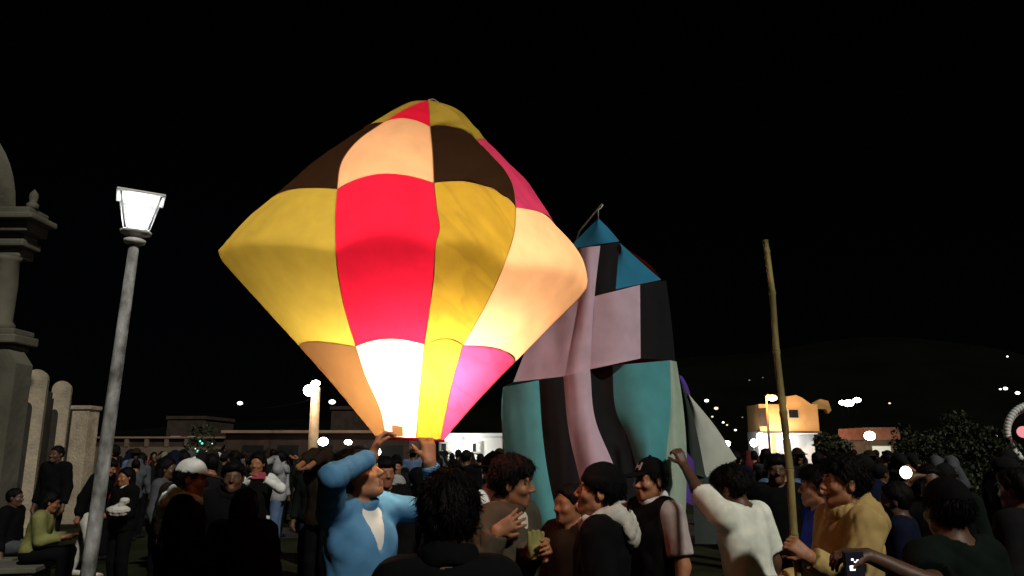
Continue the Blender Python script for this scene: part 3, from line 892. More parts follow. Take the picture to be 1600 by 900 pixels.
# ------------------------------------------------------------------ church corner on the left
def church():
    root = empty('church', (-9.0, 12.0, 0))
    tag(root, 'tall weathered plaster church corner with cornices and paired columns', 'church')
    def bx(n, lo, hi, m=M_PLASTER, bev=0.03, par=None):
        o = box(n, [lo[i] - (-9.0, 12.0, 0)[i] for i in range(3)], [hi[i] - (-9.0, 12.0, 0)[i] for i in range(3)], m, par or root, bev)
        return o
    e = P(42, 570, 11.6)
    X1 = e.x
    zped = P(30, 549, 11.6).z
    # nave mass well to the left, added out of view for its shadow
    bx('unseen_nave', (-24, 12.4, 0), (-13.0, 16, 7.0), bev=0.0)
    # pedestal with a chamfered head
    pr = [(-14 + 9, 0), (X1 + 9, 0), (X1 + 9, e.z), (X1 - 0.16 + 9, zped), (-14 + 9, zped)]
    prism('pedestal', pr, 11.35 - 12, 11.75 - 12, M_PLASTER, root)
    bx('plinth', (-14, 11.25, 0), (X1 + 0.08, 11.8, 0.55))
    # cornice over the pedestal
    z = zped
    for dz, out in ((0.10, 0.02), (0.14, 0.16), (0.10, 0.08)):
        bx('cornice', (-14, 11.5 - out, z + 0.004), (X1 - 0.24 + out, 11.95, z + dz), bev=0.025)
        z += dz
    # paired columns
    zc = P(30, 402, 11.6).z
    for cx in (X1 - 0.52, X1 - 1.02, X1 - 1.7):
        c = lathe('column', [(0.21, z - 0.02), (0.21, z + 0.08), (0.165, z + 0.14), (0.175, z + 0.7), (0.15, zc - 0.06), (0.19, zc)], M_PLASTER, root, seg=20)
        c.location = (cx + 9, 11.62 - 12, 0)
    # capital and entablature
    z = zc
    for dz, out in ((0.16, -0.08), (0.12, 0.02), (0.10, -0.05), (0.17, 0.10), (0.10, 0.24), (0.14, 0.08)):
        bx('entablature', (-14, 11.5 - out, z + 0.003), (X1 - 0.26 + out, 11.95, z + dz), bev=0.03)
        z += dz
    lathe('finial', [(0.09, 0), (0.09, 0.08), (0.05, 0.12), (0.07, 0.2), (0.06, 0.26), (0.0, 0.34)], M_PLASTER, root, seg=14).location = (X1 + 9 - 0.25, 11.6 - 12, z)
    # curved gable
    a0 = X1 - 0.92
    out = []
    zt = P(0, 185, 11.6).z
    for k in range(13):
        t = k / 12 * math.pi / 2
        out.append((a0 - 1.5 + 1.5 * math.cos(t) + 9, z + (zt + 0.4 - z) * math.sin(t)))
    out += [(-16 + 9, zt + 0.4), (-16 + 9, z)]
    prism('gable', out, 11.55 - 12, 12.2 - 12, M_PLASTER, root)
    out2 = [(-0.16 + p[0] if i < 13 else p[0], p[1] - (0.16 if i < 13 else 0)) for i, p in enumerate(out)]
    prism('gable_panel', [(x - 0.06, zz - 0.05) for x, zz in out2], 11.48 - 12, 11.546 - 12, M_RECESS_SHADE, root)  # flat dark sheet, the recess shade is in its colour
    return X1
CHX = church()

# round-headed pillars of the churchyard wall
def pillar(px, ptop, Y, wpx, label):
    b = P(px, ptop, Y)
    root = empty('wall_pillar', (b.x, Y, 0), R(24))
    tag(root, label, 'pillar', 'round-headed pillars of the churchyard wall')
    hw = wpx * Y / FPX / 2
    zc = b.z - hw
    arc = [(-hw, 0), (-hw, zc)] + [(-hw * math.cos(math.pi * k / 12), zc + hw * math.sin(math.pi * k / 12)) for k in range(1, 12)] + [(hw, zc), (hw, 0)]
    prism('shaft', arc, 0.0, 0.26, M_PLASTER2, root)
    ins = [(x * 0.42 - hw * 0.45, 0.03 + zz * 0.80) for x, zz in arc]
    prism('panel', [(x, zz) for x, zz in ins], -0.03, -0.002, M_RECESS_SHADE, root)  # dark sheet on the shaft, recess shade put into its colour
    box('foot', (-hw - 0.06, -0.06, 0), (hw + 0.06, 0.32, 0.4), M_PLASTER2, root, 0.02)
pillar(59, 577, 14.2, 30, 'round-headed plaster wall pillar standing next to the church corner')
pillar(98, 595, 16.6, 26, 'round-headed plaster wall pillar between another pillar and the square gatepost')
g0 = P(127, 640, 19.0)
gp = empty('gatepost', (g0.x, 19.0, 0)); tag(gp, 'square brownish gatepost ending the churchyard wall', 'gatepost')
box('shaft', (-0.22, 0, 0), (0.2, 0.5, g0.z), M_PLASTER2, gp, 0.02)
box('cap', (-0.26, -0.04, g0.z + 0.002), (0.24, 0.54, g0.z + 0.1), M_PLASTER2, gp, 0.02)
cw = empty('churchyard_wall', (-10, 16, 0)); tag(cw, 'dark wall toned as the shaded gaps between the round-headed pillars', 'wall')
a, b = Vector((P(59, 600, 14.2).x - 0.45, 14.78, 0)), Vector((g0.x - 0.5, 19.5, 0))
nseg = 3
for i in range(nseg):
    p, q = a.lerp(b, i / nseg), a.lerp(b, (i + 1) / nseg)
    dv = (q - p); ang = math.atan2(dv.y, dv.x)
    hgt = 2.95 - 0.12 * i
    o = box('wall_section', (0.01, -0.08, 0), (dv.length - 0.01, 0.2, hgt), M_RECESS_SHADE, cw, 0.02); o.location = p - Vector((10 * -1, 16, 0)); o.rotation_euler = (0, 0, ang)

# ------------------------------------------------------------------ low building and walls across the back
def back_wall():
    Y = 31.0
    z1, z2 = P(300, 698, Y).z, P(200, 685, Y).z
    x0, x1 = P(100, 700, Y).x, P(350, 700, Y).x
    root = empty('boundary_wall', ((x0 + x1) / 2, Y, 0))
    tag(root, 'low beige boundary wall with brown panels between short posts', 'wall')
    ox = (x0 + x1) / 2
    box('base_wall', (x0 - ox, 0, 0), (x1 - ox, 0.3, z1), M_BEIGE, root)
    n = 8
    for i in range(n):
        a = x0 + (x1 - x0) * i / n; b = x0 + (x1 - x0) * (i + 1) / n
        box('post', (a - ox, -0.03, z1 + 0.003), (a - ox + 0.16, 0.33, z2 - 0.003), M_BEIGE, root)
        box('panel', (a - ox + 0.165, 0.08, z1 + 0.003), (b - ox - 0.005, 0.2, z2 - 0.003), M_BRICK, root)
    box('coping', (x0 - ox, -0.06, z2), (x1 - ox, 0.36, z2 + 0.07), M_LIT_COPING, root, 0.01)
    # long low shed whose lit edge is put into a paler coping colour
    Y = 30.0
    xa, xb, zt = P(352, 690, Y).x, P(640, 690, Y).x, P(420, 677, Y).z
    ox = (xa + xb) / 2
    r2 = empty('long_shed', (ox, Y, 0)); tag(r2, 'long low brown shed with a roof edge coloured as lit behind the crowd', 'shed')
    box('wall', (xa - ox, 0, 0), (xb - ox, 5, zt), M_BRICK, r2)
    box('roof_edge', (xa - ox - 0.1, -0.25, zt + 0.003), (xb - ox + 0.1, 5.2, zt + 0.11), M_LIT_COPING, r2, 0.01)
    for i in range(5):
        w0 = xa - ox + 0.7 + i * 1.35
        f = box('door', (w0, -0.03, 0), (w0 + 0.8, -0.004, 1.95), M_DARKMETAL, r2)
    # dim blocks beyond
    for (pa, pb, pt, Yb, nm, lb) in ((262, 322, 655, 60, 'house', 'dim brown house block rising behind the boundary wall'), (518, 560, 640, 55, 'house', 'narrow dim tower-like house beyond the long shed')):
        A, Bp = P(pa, pt, Yb), P(pb, pt, Yb)
        h_ = empty(nm, ((A.x + Bp.x) / 2, Yb, 0)); tag(h_, lb, 'house')
        hw = (Bp.x - A.x) / 2
        box('wall', (-hw, 0, 0), (hw, 6, A.z), M_BRICK, h_)
        box('parapet', (-hw - 0.1, -0.1, A.z + 0.003), (hw + 0.1, 6.1, A.z + 0.25), M_BRICK, h_)
        for k in (-0.5, 0.4):
            wv = box('window', (hw * k - 0.4, -0.05, A.z * 0.45), (hw * k + 0.4, -0.004, A.z * 0.45 + 1.0), M_FRAME, h_)
            box('pane', (hw * k - 0.33, -0.056, A.z * 0.45 + 0.07), (hw * k + 0.33, -0.052, A.z * 0.45 + 0.93), M_DARKGLASS, wv)
back_wall()

def white_building():
    Y = 33.0
    xa, xb = P(686, 690, Y).x, P(784, 690, Y).x
    zt = P(730, 682, Y).z
    ox = (xa + xb) / 2
    r = empty('white_building', (ox, Y, 0)); tag(r, 'small flat-roofed white building brightly lit by its wall lamp', 'building')
    box('wall', (xa - ox, 0, 0), (xb - ox, 4, zt), M_WHITEW, r)
    box('parapet', (xa - ox - 0.06, -0.06, zt + 0.003), (xb - ox + 0.06, 4.06, zt + 0.14), M_WHITEW, r, 0.01)
    for (a, b, c, d) in ((688, 708, 690, 706), (737, 752, 690, 708)):
        A, Bp = P(a, c, Y), P(b, d, Y)
        wv = box('window', (A.x - ox, -0.07, Bp.z), (Bp.x - ox, -0.004, A.z), M_FRAME, r)
        mid = (A.x + Bp.x) / 2 - ox
        box('pane', (A.x - ox + 0.05, -0.078, Bp.z + 0.06), (mid - 0.02, -0.072, A.z - 0.08), M_DARKGLASS, wv)
        box('pane', (mid + 0.02, -0.078, Bp.z + 0.06), (Bp.x - ox - 0.05, -0.072, A.z - 0.08), surf('pale_curtain', (0.45, 0.46, 0.42), bump=0), wv)
    L = empty('wall_lamp', (P(724, 690, Y).x, Y - 0.35, zt - 0.22)); tag(L, 'bright wall lamp on the small white building', 'lamp')
    box('bracket', (-0.02, 0.02, -0.02), (0.02, 0.345, 0.02), M_DARKMETAL, L)
    ball('bulb', (0, 0, -0.04), 0.07, M_LAMPW, L)
    point_light('wall_lamp_light', (0, -0.12, -0.1), 90, (1.0, 0.98, 0.92), 0.08, L)
white_building()

def orange_house():
    Y = 50.0
    ox = P(1240, 660, Y).x
    def W(px, py): q = P(px, py, Y); return q.x - ox, q.z
    r = empty('ochre_house', (ox, Y, 0)); tag(r, 'two-storey ochre house with white ground floor lit by a sodium lamp', 'house')
    x0, x1 = W(1183, 660)[0], W(1276, 660)[0]
    zf, zt = W(1200, 674)[1], W(1200, 632)[1]
    box('ground_floor', (x0, 0, 0), (x1 - 0.25, 2.2, zf), M_WHITEW, r)
    box('upper_wall', (x0 + 0.05, -0.35, zf + 0.004), (x1, 2.2, zt), M_ORANGEW, r)
    box('floor_slab', (x0 - 0.05, -0.45, zf - 0.12), (x1 + 0.1, -0.004, zf), M_BEIGE, r)
    # ragged gabled parapet
    prism('gable', [W(1226, 632), (W(1226, 620)), W(1241, 618), W(1250, 622), W(1264, 632)], -0.36, 0.2, M_ORANGEW, r)
    prism('side_gable', [(W(1272, 637)), W(1280, 628), W(1292, 622), W(1304, 625), W(1309, 640), W(1304, 645), W(1300, 638)], 1.0, 1.4, M_ORANGEW, r)
    box('dark_wall_sheet', (x0 + 0.02, -0.37, zf + 0.3), (W(1198, 660)[0], -0.353, zt - 0.25), M_BRICK, r)  # flat dark brick-coloured sheet laid on the upper wall
    A, Bp = W(1228, 640), W(1245, 654)
    wv = box('window', (A[0], -0.40, Bp[1]), (Bp[0], -0.353, A[1]), M_FRAME, r)
    box('pane', (A[0] + 0.04, -0.41, Bp[1] + 0.04), (Bp[0] - 0.04, -0.403, A[1] - 0.04), M_DARKGLASS, wv)
    for (pa, pb, pc, m) in ((1206, 1212, 0, M_ORANGEW), (1215, 1222, 0, surf('lilac_door', (0.45, 0.42, 0.5), bump=0))):
        box('doorway', (W(pa, 690)[0], -0.05, 0), (W(pb, 690)[0], -0.004, W(pa, 678)[1]), m, r)
    box('awning', (W(1228, 690)[0], -0.9, zf - 0.2), (W(1270, 690)[0], -0.46, zf - 0.13), M_WHITEW, r)
    # sodium street lamp in front
    q = P(1206, 622, 47.5)
    L = empty('street_lamp', (q.x - 0.35, 47.5, 0)); tag(L, 'sodium street lamp glowing orange before the ochre house', 'street lamp')
    tube('pole', [(0, 0, 0), (0, 0, q.z + 0.1), (0.1, -0.02, q.z + 0.22), (0.28, -0.05, q.z + 0.12)], [0.09, 0.06, 0.05, 0.04], M_WOODPOST, L)
    ball('lamp_head', (0.35, -0.06, q.z), 0.24, M_SODIUM, L, scale=(1.3, 1, 0.75))
    point_light('street_lamp_light', (0.1, -1.0, q.z - 0.1), 560, (1.0, 0.44, 0.09), 0.2, L)
    for i, (px, py, m) in enumerate(((1188, 682, M_LAMPW), (1178, 692, M_LAMPW), (1227, 682, M_LAMPW))):
        q = P(px, py, 48.9)
        L = empty('porch_lamp', (q.x, 48.9, q.z)); tag(L, ('white porch lamp by the ochre house corner', 'white globe lamp standing left of the ochre house', 'white porch lamp under the ochre house window')[i], 'lamp')
        ball('globe', (0, 0, 0), 0.24 if i < 2 else 0.3, m, L)
        tube('stem', [(0, 0.05, -q.z), (0, 0.05, 0)], 0.03, M_DARKMETAL, L, seg=6)
        if i != 1: point_light('porch_light', (0, -0.5, 0), 110, (1.0, 0.96, 0.9), 0.2, L)
orange_house()

# street lights and windows of the town beyond
def far_lamp(px, py, Y, rpx, label, m=None, asp=1.3):
    q = P(px, py, Y)
    g = hill(q.x, Y) if Y > 150 else 0.0
    g = min(g, q.z - 1.0)
    L = empty('distant_lamp', (q.x, Y, g)); tag(L, label, 'street lamp', 'lamps of the town beyond the square')
    rr = rpx * Y / FPX
    ball('bulb', (0, 0, q.z - g), rr, m or M_FARW, L, seg=10, scale=(asp, 1, 0.85))
    tube('pole', [(0, rr * 0.6, 0), (0, rr * 0.6, q.z - g)], max(0.012, rr * 0.04), surf('pole_black', (0.002, 0.002, 0.002), rough=1.0, spec=0.0, bump=0), L, seg=5)  # flat near-black pole colour, so the bulb's light hardly shows on it
HL = 'small street lamp shining on the dark hillside'
for (px, py, Y, r_) in ((1104, 626, 120, 2.6), (1119, 638, 110, 2.6), (1113, 651, 120, 1.3), (1130, 660, 110, 1.4), (1136, 664, 105, 1.2), (1149, 672, 95, 1.5), (1160, 652, 150, 0.9),
                       (1530, 606, 170, 0.0), (1571, 607, 190, 2.6), (1590, 614, 185, 2.8), (1563, 608, 200, 1.4), (1512, 552, 260, 1.1), (1574, 557, 250, 1.2), (1171, 594, 210, 0.9), (1192, 590, 220, 0.7), (1390, 630, 180, 1.4)):
    if r_: far_lamp(px, py, Y, r_, HL, M_FARDIM if r_ < 1.0 else (M_FARW if (px // 7) % 3 else glow('far_lamp_warm', (1.0, 0.75, 0.45), 1.6)))
for (px, py, Y, r_) in ((1316, 629, 58, 4), (1326, 630, 58, 6), (1339, 625, 60, 4.5)): far_lamp(px, py, Y, r_, 'one of three bright floodlamps clustered beside the ochre house', M_LAMPW)
far_lamp(1359, 681, 40, 8, 'large white globe lamp below the low tiled roof', M_LAMPW, 1.0)
far_lamp(1136, 693, 45, 5, 'round white lamp glowing left of the ochre house', M_LAMPW, 1.0)
far_lamp(375, 630, 70, 3.2, 'lone white lamp high above the long shed roof', M_FARW)
far_lamp(519, 628, 70, 4.0, 'small white lamp right of the tall orange post', M_FARW)
far_lamp(505, 690, 27, 7.5, 'round white lamp at the foot of the orange post', M_LAMPW, 1.0)
far_lamp(544, 691, 28, 4.5, 'small oval white lamp above the crowd near the shed', M_LAMPW)
far_lamp(590, 706, 24, 6.0, 'white lamp seen under the mouth of the lit balloon', M_LAMPW, 0.8)
far_lamp(1560, 680, 40, 3.0, 'small white lamp beside the balloon arch', M_FARW, 1.0)

# low tiled kiosk on the right
q0, q1 = P(1345, 668, 44), P(1402, 668, 44)
ks = empty('kiosk', ((q0.x + q1.x) / 2, 44, 0)); tag(ks, 'low kiosk with an orange tiled roof behind a globe lamp', 'kiosk')
hw = (q1.x - q0.x) / 2
box('wall', (-hw * 0.85, 0, 0), (hw * 0.85, 3, q0.z - 0.7), M_BEIGE, ks)
prism('roof', [(-hw, q0.z - 0.69), (hw, q0.z - 0.69), (hw * 0.9, q0.z), (-hw * 0.9, q0.z)], -0.3, 3.3, M_TILE, ks)
box('shutter', (-hw * 0.5, -0.05, 0.9), (hw * 0.5, -0.004, 2.0), M_WHITEW, ks)
point_light('kiosk_light', (-hw * 0.5, -1.6, q0.z - 0.9), 60, (1, 0.85, 0.6), 0.25, ks)

# orange post with two lamps
q = P(489, 611, 26); tp = P(494, 603, 26)
L = empty('lamp_post', (tp.x, 26, 0)); tag(L, 'thick orange-lit concrete post carrying two bright white lamps', 'lamp post')
tube('post', [(0, 0, 0), (0, 0, tp.z - 0.05)], [0.19, 0.15], M_WOODPOST, L, seg=12)
ball('lamp_head', (q.x - tp.x - 0.05, -0.25, q.z), 0.21, M_LAMPW, L, scale=(1, 1, 0.9))
ball('lamp_head', (0.0, -0.1, tp.z + 0.08), 0.13, M_LAMPW, L, scale=(1.2, 1, 0.8))
tube('bracket', [(0, 0, tp.z - 0.3), (q.x - tp.x - 0.05, -0.2, q.z + 0.1)], 0.03, M_DARKMETAL, L, seg=6)
point_light('lamp_post_light', (0.15, -0.9, tp.z - 0.1), 110, (1.0, 0.66, 0.32), 0.15, L)
w0, w1 = P(484, 612, 26), P(454, 634, 27)
tag(tube('cable', [P(488, 622, 26), P(470, 629, 27), P(440, 634, 29), P(300, 655, 60)], 0.012, M_DARKMETAL, None, seg=5), 'thin dark cable sagging from the orange post', 'cable')

# ------------------------------------------------------------------ the big street lamp
def plaza_lamp():
    Y = 7.0
    tp_ = P(210, 380, Y); lowp = P(137, 900, Y)
    dirv = (tp_ - lowp).normalized()
    basep = lowp + dirv * (-lowp.z / dirv.z)
    root = empty('street_lamp', basep); tag(root, 'tall leaning white-painted street lamp with a glowing glass lantern', 'street lamp')
    q = Vector((0, 0, 1)).rotation_difference(dirv)
    Lp = (tp_ - basep).length
    rot = q.to_euler()
    def put(o): o.rotation_euler = rot; return o
    put(lathe('base', [(0.13, 0.0), (0.13, 0.05), (0.10, 0.08), (0.085, 0.3), (0.07, 0.36)], M_GALV, root, seg=16))
    put(tube('pole', [(0, 0, 0.3), (0, 0, 1.0), (0, 0, 2.2), (0, 0, Lp)], [0.066, 0.062, 0.056, 0.046], M_GALV, root, seg=16))
    prof = [(0.05, Lp - 0.02), (0.095, Lp), (0.10, Lp + 0.03), (0.06, Lp + 0.05), (0.065, Lp + 0.075), (0.135, Lp + 0.09), (0.14, Lp + 0.115), (0.06, Lp + 0.12)]
    put(lathe('collar', prof, M_LANTERN, root, seg=20))
    z0, z1 = Lp + 0.12, Lp + 0.44
    b0, b1 = 0.10, 0.172
    lan = put(empty('lantern')); lan.parent = root
    rz = R(28)
    c_, s_ = math.cos(rz), math.sin(rz)
    def rot2(x, y): return (x * c_ - y * s_, x * s_ + y * c_)
    cs = [(-1, -1), (1, -1), (1, 1), (-1, 1)]
    for i in range(4):
        a, b = cs[i], cs[(i + 1) % 4]
        A0, B0 = rot2(a[0] * b0 * 0.94, a[1] * b0 * 0.94), rot2(b[0] * b0 * 0.94, b[1] * b0 * 0.94)
        A1, B1 = rot2(a[0] * b1 * 0.95, a[1] * b1 * 0.95), rot2(b[0] * b1 * 0.95, b[1] * b1 * 0.95)
        me = mesh_np('pane', [(*A0, z0), (*B0, z0), (*B1, z1), (*A1, z1)], [(0, 1, 2, 3)])
        obj('pane', me, glass('lantern_glass'), lan)
        tube('frame_bar', [(*rot2(a[0] * b0, a[1] * b0), z0), (*rot2(a[0] * b1, a[1] * b1), z1)], 0.011, M_LANTERN, lan, seg=6)
    # flat square hood, wider than the glass
    bm = bmesh.new(); bm_box(bm, (-0.212, -0.212, z1 + 0.002), (0.212, 0.212, z1 + 0.03), 0.012)
    bmesh.ops.rotate(bm, verts=bm.verts, cent=(0, 0, 0), matrix=Matrix.Rotation(rz, 3, 'Z'))
    obj('hood', bm, M_LANTERN, lan)
    lathe('hood_cap', [(0.20, z1 + 0.032), (0.10, z1 + 0.06), (0.0, z1 + 0.07)], M_LANTERN, lan, seg=4, smooth=False, phase=rz + R(45))
    lathe('bulb', [(0.0, z0 + 0.02), (0.06, z0 + 0.025), (0.085, z0 + 0.08), (0.105, z0 + 0.17), (0.085, z0 + 0.245), (0.0, z0 + 0.285)], glow('lantern_bulb', (0.97, 1.0, 0.98), 26.0), lan, seg=18)
    point_light('lantern_light', (0, 0, z0 + 0.2), 55, (0.95, 1.0, 0.97), 0.1, lan)
plaza_lamp()
# ------------------------------------------------------------------ the lit paper balloon
PAP = dict(red=paper('red', (0.78, 0.016, 0.08), 0.9), yellow=paper('yellow', (0.43, 0.37, 0.075), 0.9), black=paper('black', (0.024, 0.014, 0.010), 0.9), peach=paper('peach', (0.88, 0.56, 0.40), 0.9),
           white=paper('white', (0.90, 0.88, 0.84), 0.9), magenta=paper('magenta', (0.50, 0.045, 0.19), 0.9, fold=0.2, ang=0.6), brown=paper('brown', (0.15, 0.085, 0.042), 0.9), gold=paper('gold', (0.46, 0.34, 0.048), 0.9, fold=0.16, ang=0.7), amber=paper('amber', (0.46, 0.28, 0.035), 0.9, fold=0.2, ang=0.5), purple=paper('purple', (0.42, 0.08, 0.36), 0.9),
           teal=paper('teal', (0.105, 0.37, 0.41), 0.12), sky=paper('sky', (0.035, 0.21, 0.36), 0.12), lilac=paper('lilac', (0.66, 0.48, 0.59), 0.12), coal=paper('coal', (0.018, 0.018, 0.02), 0.08),
           mint=paper('mint', (0.42, 0.52, 0.42), 0.12), ivory=paper('ivory', (0.55, 0.57, 0.50), 0.12), violet=paper('violet', (0.13, 0.06, 0.36), 0.12), rust=paper('rust', (0.35, 0.05, 0.03), 0.12), slate=paper('slate', (0.05, 0.06, 0.055), 0.1))

def resample(pts, n):
    pts = [np.array(p, float) for p in pts]
    # centripetal-ish Catmull-Rom through the points
    out = []
    ext = [2 * pts[0] - pts[1]] + pts + [2 * pts[-1] - pts[-2]]
    for i in range(1, len(ext) - 2):
        p0, p1, p2, p3 = ext[i - 1:i + 3]
        for t in np.linspace(0, 1, 16, endpoint=False):
            out.append(0.5 * ((2 * p1) + (-p0 + p2) * t + (2 * p0 - 5 * p1 + 4 * p2 - p3) * t * t + (-p0 + 3 * p1 - 3 * p2 + p3) * t ** 3))
    out.append(pts[-1])
    out = np.array(out)
    s = np.concatenate([[0], np.cumsum(np.linalg.norm(np.diff(out, axis=0), axis=1))])
    tt = np.linspace(0, s[-1], n)
    return np.stack([np.interp(tt, s, out[:, k]) for k in range(out.shape[1])], 1)

def crease(x, y, z, seed=0.0):
    v = Vector((x, y, z + seed))
    return mnoise.noise(v)

def grid_panel(name, pts, mat, parent, thick=0.0):
    n, m = len(pts), len(pts[0])
    V = [tuple(p) for row in pts for p in row]
    Fq = [(i * m + j, i * m + j + 1, (i + 1) * m + j + 1, (i + 1) * m + j) for i in range(n - 1) for j in range(m - 1)]
    return obj(name, mesh_np(name, V, Fq), mat, parent, smooth=True)

def yf(a):
    c = math.cos(a); return math.copysign(abs(c) ** 1.6, c)

def lit_balloon():
    Y0 = 3.75
    f = FPX
    seams = dict(
        A=[[(664, 157), (640, 160), (605, 178), (566, 205)], [(566, 205), (490, 262), (418, 322)], [(418, 322), (380, 352), (352, 386), (343, 400), (362, 424), (468, 541)], [(468, 541), (530, 612), (588, 682)]],
        B=[[(666, 157), (645, 165), (622, 177), (600, 191)], [(600, 191), (565, 215), (543, 238), (531, 262), (527, 296)], [(527, 296), (524, 345), (526, 410), (538, 480), (556, 541)], [(556, 541), (572, 590), (594, 640), (603, 685)]],
        C=[[(669, 157), (671, 175), (672, 198)], [(672, 198), (676, 240), (678, 286)], [(678, 286), (683, 330), (687, 357), (681, 380), (677, 440), (670, 490), (663, 538)], [(663, 538), (657, 600), (650, 686)]],
        D=[[(672, 157), (700, 168), (722, 188), (744, 219)], [(744, 219), (766, 241), (790, 268), (802, 293), (806, 324)], [(806, 324), (803, 365), (785, 420), (757, 480), (723, 540)], [(723, 540), (706, 600), (688, 686)]],
        E=[[(675, 157), (712, 170), (738, 195), (760, 221)], [(760, 221), (782, 245), (828, 300), (868, 361)], [(868, 361), (905, 398), (918, 440), (905, 465), (860, 510), (804, 566)], [(804, 566), (750, 622), (692, 688)]])
    NR, NU = 26, 24
    ratio = [0.82] * 4
    lv = {k: [resample(r, NR) for r in v] for k, v in seams.items()}
    cols = [['yellow', 'black', 'yellow', 'brown'], ['red', 'peach', 'red', 'white'], ['yellow', 'black', 'gold', 'amber'], ['yellow', 'magenta', 'peach', 'magenta'],
            ['yellow', 'peach', 'yellow', 'red'], ['red', 'black', 'red', 'white'], ['yellow', 'peach', 'gold', 'brown'], ['red', 'magenta', 'peach', 'purple']]
    order = 'ABCDE'
    mouth = P(645, 685, Y0)
    root = empty('paper_balloon', (mouth.x, Y0, mouth.z))
    tag(root, 'big glowing patchwork paper balloon of red, yellow, peach and black panels', 'paper balloon')
    O = Vector((mouth.x, Y0, mouth.z))
    # every level: 8 seam points (angle, half width, centre, height)
    grid = []
    for r in range(4):
        rows = []
        for i in range(NR):
            pa, pe = lv['A'][r][i], lv['E'][r][i]
            A3, E3 = P(pa[0], pa[1], Y0), P(pe[0], pe[1], Y0)
            xc, hw = (A3.x + E3.x) / 2, max(0.004, (E3.x - A3.x) / 2)
            ph, zz = [-math.pi / 2], [A3.z]
            for k in 'BCD':
                px, py = lv[k][r][i]
                Yd = Y0 - hw * 0.7
                for _ in range(12):
                    q = P(px, py, Yd)
                    fr = max(-0.985, min(0.985, (q.x - xc) / hw))
                    Yn = Y0 - hw * 0.82 * math.sqrt(1 - fr * fr) ** 1.6
                    Yd = 0.5 * Yd + 0.5 * Yn
                q = P(px, py, Yd)
                ph.append(math.asin(max(-0.985, min(0.985, (q.x - xc) / hw)))); zz.append(q.z)
            ph.append(math.pi / 2); zz.append(E3.z)
            for e in range(1, 5):
                ph[e] = max(ph[e], ph[e - 1] + 0.02)
            zb = (A3.z + E3.z) / 2
            for e, fr in ((0, 0.27), (1, 0.5), (2, 0.73)):
                ph.append(math.pi / 2 + math.pi * fr); zz.append(E3.z + (A3.z - E3.z) * fr)
            ph.append(1.5 * math.pi); zz.append(A3.z)
            rows.append((xc, hw, ph, zz))
        grid.append(rows)
    for r in range(4):
        for g in range(8):
            pts = []
            for i in range(NR):
                xc, hw, ph, zz = grid[r][i]
                t = i / (NR - 1)
                row = []
                for j in range(NU):
                    u = j / (NU - 1)
                    a = ph[g] + (ph[g + 1] - ph[g]) * u
                    z = zz[g] + (zz[g + 1] - zz[g]) * u
                    puff = 1 + (0.035 if g in (1, 2, 5, 6) else 0.0) * math.sin(math.pi * u) * min(1.0, hw / 0.4)
                    z += 0.045 * math.sin(math.pi * u) * hw * (1 if r < 3 else 1 - t) * (1 if g < 4 else 0)
                    x, y = xc + hw * math.sin(a) * puff, Y0 - 0.82 * hw * yf(a) * puff
                    edge = math.sin(math.pi * u) ** 0.5
                    wr = 0.0
                    if g == 2: c_ = x * 0.76 - z * 0.65; l_ = x * 0.65 + z * 0.76; k_ = 0.6 + 0.5 * t; wr = k_ * (0.030 * abs(crease(c_ * 8, 0, l_ * 2.2, 3)) + 0.016 * abs(crease(c_ * 19, 2, l_ * 5, 7)) + 0.006 * crease(c_ * 45, 0, l_ * 14))
                    elif g == 1 and r == 2: wr = 0.030 * max(0, t - 0.6) / 0.4 * abs(crease(x * 20, 0, z * 11, 9)) - 0.005 * crease(x * 5, y * 5, z * 3)
                    elif g == 3: c_ = x * 0.82 - z * 0.57; l_ = x * 0.57 + z * 0.82; wr = (0.2 + t) * (0.022 * abs(crease(c_ * 7, y * 2, l_ * 1.5, 5)) + 0.006 * abs(crease(c_ * 18, 0, l_ * 4, 8)))
                    else: wr = 0.010 * crease(x * 5, y * 5, z * 4, 2) + 0.004 * abs(crease(x * 14, y * 14, z * 9, 6))
                    wr *= edge * min(1.0, hw / 0.3)
                    nx, ny = math.sin(a), -math.cos(a)
                    row.append(Vector((x + nx * wr, y + ny * wr, z)) - O)
                pts.append(row)
            grid_panel('panel', pts, PAP[cols[g][r]], root)
    # glued seams
    for g in range(8):
        pts = []
        for r in range(4):
            for i in range(NR):
                if r and i == 0: continue
                xc, hw, ph, zz = grid[r][i]
                pts.append(Vector((xc + hw * math.sin(ph[g]), Y0 - 0.82 * hw * yf(ph[g]), zz[g])) - O)
        tube('seam', pts[1:], [0.0022] * (len(pts) - 1), paper('seam', (0.55, 0.22, 0.10)), root, seg=5)
    for r in (1, 2, 3):
        xc, hw, ph, zz = grid[r][0]
        pts = []
        for g in range(8):
            for j in range(8):
                u = j / 8
                a = ph[g] + (ph[g + 1] - ph[g]) * u
                puff = 1 + (0.035 if g in (1, 2, 5, 6) else 0.0) * math.sin(math.pi * u) * min(1.0, hw / 0.4)
                z = zz[g] + (zz[g + 1] - zz[g]) * u + 0.045 * math.sin(math.pi * u) * hw * (1 if g < 4 else 0)
                pts.append(Vector((xc + hw * math.sin(a) * puff, Y0 - 0.82 * hw * yf(a) * puff, z)) - O)
        tube('seam', pts + [pts[0]], 0.002, paper('seam', (0.55, 0.22, 0.10)), root, seg=5)
    # rim of the mouth, wire cross and wick
    xc, hw, ph, zz = grid[3][-1]
    ring = [Vector((xc + (hw + 0.004) * math.cos(2 * math.pi * k / 40), Y0 + 0.82 * (hw + 0.004) * math.sin(2 * math.pi * k / 40), zz[0] + (zz[4] - zz[0]) * (0.5 + 0.5 * math.cos(2 * math.pi * k / 40)) - 0.003)) - O for k in range(41)]
    tube('rim', ring, 0.006, paper('rim', (0.55, 0.03, 0.10)), root, seg=6)
